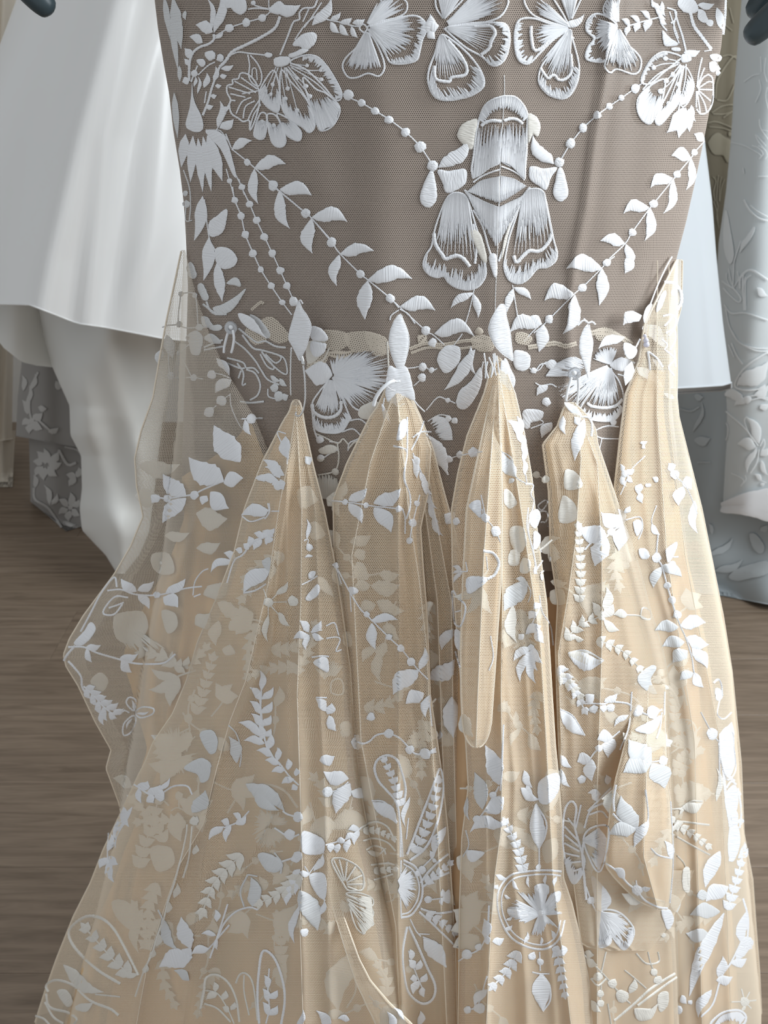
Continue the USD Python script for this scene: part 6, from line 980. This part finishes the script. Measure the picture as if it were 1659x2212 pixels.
ll = gown_part('lace_skirt', g3, 'grey_lace_cloth', '930 62 1085 66 1110 98 1150 138', '930 240 1150 240', '-99 930 400 930', '0 1080 66 1082 142 1147 174 1137 260 1120', 2.38, '930 .12 1150 .14', lambda x, y: .008 * np.sin(x / 14.), 24, 90, hem=.0016)
LAYERS['lg'], LAYERS['ll'] = lg, ll
sew('''
# flower_lace | pale flowers of the lower lace tier
@ S1 ll lace_dim
L 310 1400 300 1290 55; L 325 1395 400 1310 55; L 330 1405 420 1390 55; L 325 1415 390 1480 55; L 310 1420 300 1510 55; L 295 1415 240 1480 50; L 290 1400 225 1380 50; L 300 1390 250 1310 50; L 480 1690 480 1590 50; L 490 1690 545 1640 46; L 490 1705 545 1750 46; L 478 1715 470 1790 46; L 465 1705 400 1740 46; L 465 1690 400 1640 46; L 520 1500 450 1470 50; L 520 1500 470 1550 46; L 525 1490 540 1420 46; L 340 1680 300 1540 40; L 350 1680 390 1600 36; S 18 400 1300 460 1400 520 1390; S 16 230 1560 240 1640 330 1700 420 1830; L 240 1560 230 1470 40; S 12 440 1280 520 1300 560 1340; B 480 1695 16; L 430 1790 520 1810 30
# flower_lace | pale sprays of the upper lace tier
@ S1 lg lace_dim
L 160 900 150 790 34; L 180 1000 200 860 36; L 200 900 240 780 34; L 190 1060 150 960 40; L 210 1100 150 1130 50; L 220 1090 290 1050 56; L 220 1110 290 1160 56; L 215 1120 200 1190 50; L 260 1010 320 1020 40; S 14 260 770 210 880 200 1020 215 1100; P 380 830 420 850 410 890 380 880; L 330 1180 400 1150 40; S 14 240 1080 320 1150 360 1190; B 215 1105 20
''', g3)
g4 = thing('slim_satin_gown', 'smooth white satin gown showing between the lace dress and the floral gown on the right', 'gown', P3(1440, 1200, 1.6) * (1, 1, 0))
gown_part('skirt', g4, 'cool_satin', '-260 1310 300 1300 830 1270', '-260 1490 0 1500 300 1522 430 1538 560 1548 700 1562 826 1579', FLAT, '1200 838 1460 838 1500 836 1560 832 1580 826', 1.60, '-260 .10 830 .13', lambda x, y: .006 * gau(x, 1535 + (y - 700) * .1, 14) - .004 * gau(x, 1515, 14), 50, 150, hem=.002, lip=11)
g5 = thing('tan_lace_gown', 'tan lace gown with drawn cord flowers, a narrow strip at the upper right', 'gown', P3(1560, 1000, 2.65) * (1, 1, 0))
tl = gown_part('skirt', g5, 'tan_lace_cloth', '-260 1480 900 1420', '-260 1640 900 1660', FLAT, '1300 900 1800 900', 2.65, '-260 .10 900 .16', lambda x, y: .006 * np.sin(x / 9. + y / 200), 40, 100)
g6 = thing('floral_gown', 'white organza gown appliqued with large corded leaves at the right edge', 'gown', P3(1750, 1290, 2.1) * (1, 1, 0))
fo = gown_part('overskirt', g6, 'floral_organza', '-260 1625 90 1594 200 1585 300 1579 415 1568 525 1552 600 1548 840 1538 1000 1535 1100 1536', '-260 1800 1100 2000', FLAT, '1400 1096 1537 1093 1600 1108 1659 1120 2100 1140', 2.05, '-260 .12 1100 .28', lambda x, y: .010 * np.sin(x / 26. + y / 300) + .004 * np.sin(y / 60. + x / 40), 70, 150)
go = gown_part('underskirt', g6, 'grey_organza', '820 1440 1000 1455 1290 1470', '820 2000 1290 2060', '-99 815 9999 815', '1300 1275 1480 1277 1560 1286 1659 1305 2100 1330', 2.12, '820 .22 1290 .30', lambda x, y: .016 * np.sin(x / 31. + y / 120) + .010 * np.sin(y / 34. - x / 55) * sstep(y, 1080, 1200), 60, 150, label='grey organza underskirt reaching the floor', hem=.0016)
LAYERS['tl'], LAYERS['fo'], LAYERS['go'] = tl, fo, go
fl2 = lambda x, y: fo(x, y) - .008
LAYERS['fl'] = fl2
sew('''
# lining_flap | bright folded edge of the satin lining near the floor
@ D5 fl white_ribbon
P 418 1178 480 1140 560 1105 680 1055 740 1035 830 1020 960 1020 960 1290 800 1265 640 1235 540 1228 480 1210
# corded_leaves | large corded leaves and sprigs of the overskirt
@ D4 fo organza_cord
S 26 1270 2000 1275 1860 1370 1770 1480 1800 1624 1890; S 20 1330 2212 1310 2000 1340 1850; S 26 1624 1150 1500 1110 1390 1010 1320 880; S 18 1624 1100 1480 1020 1400 950; S 16 1624 590 1500 590; S 14 1480 70 1530 130 1600 210; S 14 1420 200 1500 230 1560 300 1530 350; S 14 1500 200 1590 260 1610 330 1590 370; S 12 1624 20 1540 0
P 1080 1050 1100 1010 1125 1100 1150 1250 1185 1450 1195 1600 1150 1690 1110 1640 1070 1500 1060 1300; S 20 1270 1540 1330 1400 1450 1220; P 1270 1540 1290 1420 1360 1340 1440 1220 1462 1240 1430 1330 1360 1440 1300 1510; S 18 1180 1980 1190 1800 1200 1650 1280 1400; S 14 1100 1800 1110 1900 1160 1990; S 12 1130 1740 1150 1860 1180 1970; S 14 1240 1780 1250 1880 1190 1990; S 20 1040 1900 1120 1960 1200 2010 1280 2120 1250 2170 1150 2090 1060 1990; S 14 1310 480 1320 550
@ R7 fo organza_cord
S 12 1490 360 1480 150 1500 90 1560 80 1659 150; S 10 1500 360 1500 160 1540 110; S 12 1350 320 1400 380 1500 380 1659 430; S 10 1360 350 1390 480 1450 580 1560 640 1659 650; S 10 1400 500 1460 590 1560 625 1659 630; S 12 1400 590 1440 680 1480 740; S 9 1380 600 1420 690
O 12 1425 880 1480 780 1580 700 1680 670 1680 870 1560 920 1460 915; L 1440 880 1659 720 120; S 9 1440 890 1540 800 1659 730; L 1580 200 1659 260 50; L 1500 1000 1340 960 60; L 1520 1000 1420 1030 40; S 10 1480 990 1560 960 1659 980; L 1560 960 1659 900 50; L 1600 1050 1659 1020 50; L 1590 930 1640 880 40
# corded_leaves | lower corded branch of the overskirt
@ D5 fo organza_cord
S 14 440 205 540 290 690 420 760 500 840 610; L 850 590 730 345 90; O 10 715 380 740 345 770 400 810 390 840 480 850 540 800 570 750 480; L 820 620 650 590 110; S 12 720 780 780 700 830 620; L 830 640 740 860 60; S 14 860 610 890 550 900 600 870 660; L 860 700 932 630 70; S 12 850 640 830 760 770 860; L 870 740 932 880 50; L 870 930 805 870 46; S 10 870 930 920 950; L 860 970 900 950 36; S 9 400 360 480 325 560 430 550 540 490 640; S 9 590 860 660 890 710 930 680 980; S 8 720 880 730 920 690 970; L 700 150 510 150 80; L 740 190 620 240 60; S 12 680 170 760 190 860 170 932 190; L 830 160 920 90 60; L 860 260 930 230 50; B 740 185 40
# corded_leaves | cord stems at the top of the overskirt
@ R3 fo organza_cord
S 10 1640 450 1630 560 1650 640; S 9 1590 620 1600 700 1560 800; S 8 1470 640 1540 590 1590 580; S 9 1650 680 1640 760 1659 850; S 10 1590 930 1600 1000 1659 1090; S 9 1560 1050 1580 1100 1640 1180; S 8 1370 1110 1480 1140 1600 1210 1590 1240; S 9 1600 440 1605 560
''', g6)
sew('''
# shadow_leaves | dim leaves of the underskirt
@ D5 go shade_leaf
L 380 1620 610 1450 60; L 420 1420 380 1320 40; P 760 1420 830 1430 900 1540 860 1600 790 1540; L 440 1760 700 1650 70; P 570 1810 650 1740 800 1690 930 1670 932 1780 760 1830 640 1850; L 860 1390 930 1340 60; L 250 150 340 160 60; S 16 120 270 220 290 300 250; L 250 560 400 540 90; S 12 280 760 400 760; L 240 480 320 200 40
''', g6)
sew('''
# drawn_flowers | cord-drawn flowers of the tan lace
@ D4 tl tan_thread
P 870 170 930 80 1000 45 1080 90 1160 150 1180 320 1120 420 1060 330 1000 320 930 300; S 14 870 170 930 80 1000 45 1060 85 1160 140; S 14 930 590 970 650 940 780 960 900; S 12 1000 570 990 700 980 850 990 950; S 12 1040 590 1020 700 1010 900; S 12 1080 620 1040 740 1020 900; S 12 940 900 980 1020 1000 1180; S 14 1000 950 980 1100 1010 1240; L 1130 30 1180 80 50
@ R3 tl tan_thread
S 14 1250 770 1260 650 1300 560 1380 450 1420 440; S 12 1260 780 1340 780 1400 660; S 11 1300 440 1360 430 1420 460; S 12 1220 880 1300 830 1390 820 1400 860 1320 890 1230 890; S 12 1310 920 1380 870; S 12 1190 960 1250 950 1340 980 1400 1010; S 10 1200 990 1300 1000 1390 1030; S 9 1360 60 1390 180; S 9 1330 200 1380 240
''', g5)
sew_out(g6)

# ---------------------------------------------------------------- mannequin wearing the dress: slate arms and hands beside the hips
def hull(a, ra, b, rb, n=20):
    return m3.Manifold.batch_hull([m3.Manifold.sphere(ra, n).translate(list(map(float, a))), m3.Manifold.sphere(rb, n).translate(list(map(float, b)))])
def chain(pts, rad): return [hull(pts[i], rad[i], pts[i + 1], rad[i + 1]) for i in range(len(pts) - 1)]
def hand(tips, roots, knuckle_r, wrist, thumb):
    out = []
    for t_, r_ in zip(tips, roots):
        t_, r_ = np.array(t_, float), np.array(r_, float); d = t_ - r_; bow = np.array([0, -.006, .004])
        out += chain([r_, r_ + d * .42 + bow, r_ + d * .74 + bow * .8, t_ - d / np.linalg.norm(d) * .0075], [knuckle_r * 1.08, .0102, .0096, .0089])
    w = np.array(wrist, float); R_ = np.array(roots)
    out += [m3.Manifold.batch_hull([m3.Manifold.sphere(.0125, 18).translate(list(map(float, p))) for p in R_] + [m3.Manifold.sphere(.019, 18).translate(list(map(float, w)))])]
    out += chain(thumb, [.014, .0115, .0095])
    return out
parts = []
for side in (-1, 1):
    if side < 0:
        tip = P3(112, 25, .70); back = np.array([-.070, .005, .058])
        tips = [tip + np.array([.0, 0, .0006]), tip + np.array([-.006, .022, .014]), tip + np.array([-.016, .042, .022]), tip + np.array([-.030, .058, .026])]
    else:
        tip = P3(1614, 84, .70); tip2 = P3(1622, 48, .73)
        back = np.array([.064, .004, .052])
        tips = [tip, tip2 + np.array([.0, .002, .004]), tip2 + np.array([.014, .022, .016]), tip2 + np.array([.030, .040, .022])]
    back = back / np.linalg.norm(back) * .082
    if side > 0: b2 = np.array([.055, .006, .072]); b2 = b2 / np.linalg.norm(b2) * .084
    roots = [np.array(t_) + (back if (k == 0 or side < 0) else b2) * (1, 1.05, 1.0, .85)[k] for k, t_ in enumerate(tips)]
    m_ = np.mean(roots, 0); wrist = m_ + np.array([side * .052, .01, .070])
    thumb = [wrist + np.array([-side * .012, -.014, -.020]), wrist + np.array([-side * .040, -.030, -.030]), wrist + np.array([-side * .060, -.036, -.055])]
    parts += hand(tips, roots, .0100, wrist, thumb)
    elbow = np.array([side * .43, .86, 1.62]); sh = np.array([side * .175, .83, 1.84])
    parts += chain([wrist, wrist + (elbow - wrist) * .55, elbow, sh], [.021, .033, .038, .050])
body = [((0, .82, .98), .085), ((0, .82, 1.12), .105), ((0, .82, 1.30), .085), ((0, .82, 1.50), .10), ((0, .83, 1.70), .10), ((0, .83, 1.84), .055), ((0, .83, 1.93), .05)]
for (p, r), (q, s_) in zip(body[:-1], body[1:]):
    parts.append(m3.Manifold.batch_hull([m3.Manifold.sphere(r, 24).translate([p[0] + dx * r * .45, p[1], p[2]]) for dx in (-1, 1)] + [m3.Manifold.sphere(s_, 24).translate([q[0] + dx * s_ * .45, q[1], q[2]]) for dx in (-1, 1)]))
for side in (-1, 1): parts += chain([(side * .175, .83, 1.84), (side * .05, .83, 1.80)], [.05, .09])
man = m3.Manifold.batch_boolean(parts, m3.OpType.Add).refine_to_length(.006)
q = man.to_mesh(); tm = trimesh.Trimesh(q.vert_properties[:, :3], q.tri_verts, process=True)
trimesh.smoothing.filter_taubin(tm, iterations=14)
mn = thing('mannequin', 'slate grey mannequin under the lace dress, only its rounded fingertips showing at the top edge', 'mannequin', (0, .82, 0))
obj('figure', tm, 'slate_paint', mn, True)
obj('stand', trimesh.creation.cylinder(.016, 1.0, sections=24).apply_translation((0, .82, .50)), 'pin_steel', mn, 40)
obj('stand_foot', trimesh.creation.cylinder(.14, .012, sections=40).apply_translation((0, .82, .006)), 'pin_steel', mn, 40)
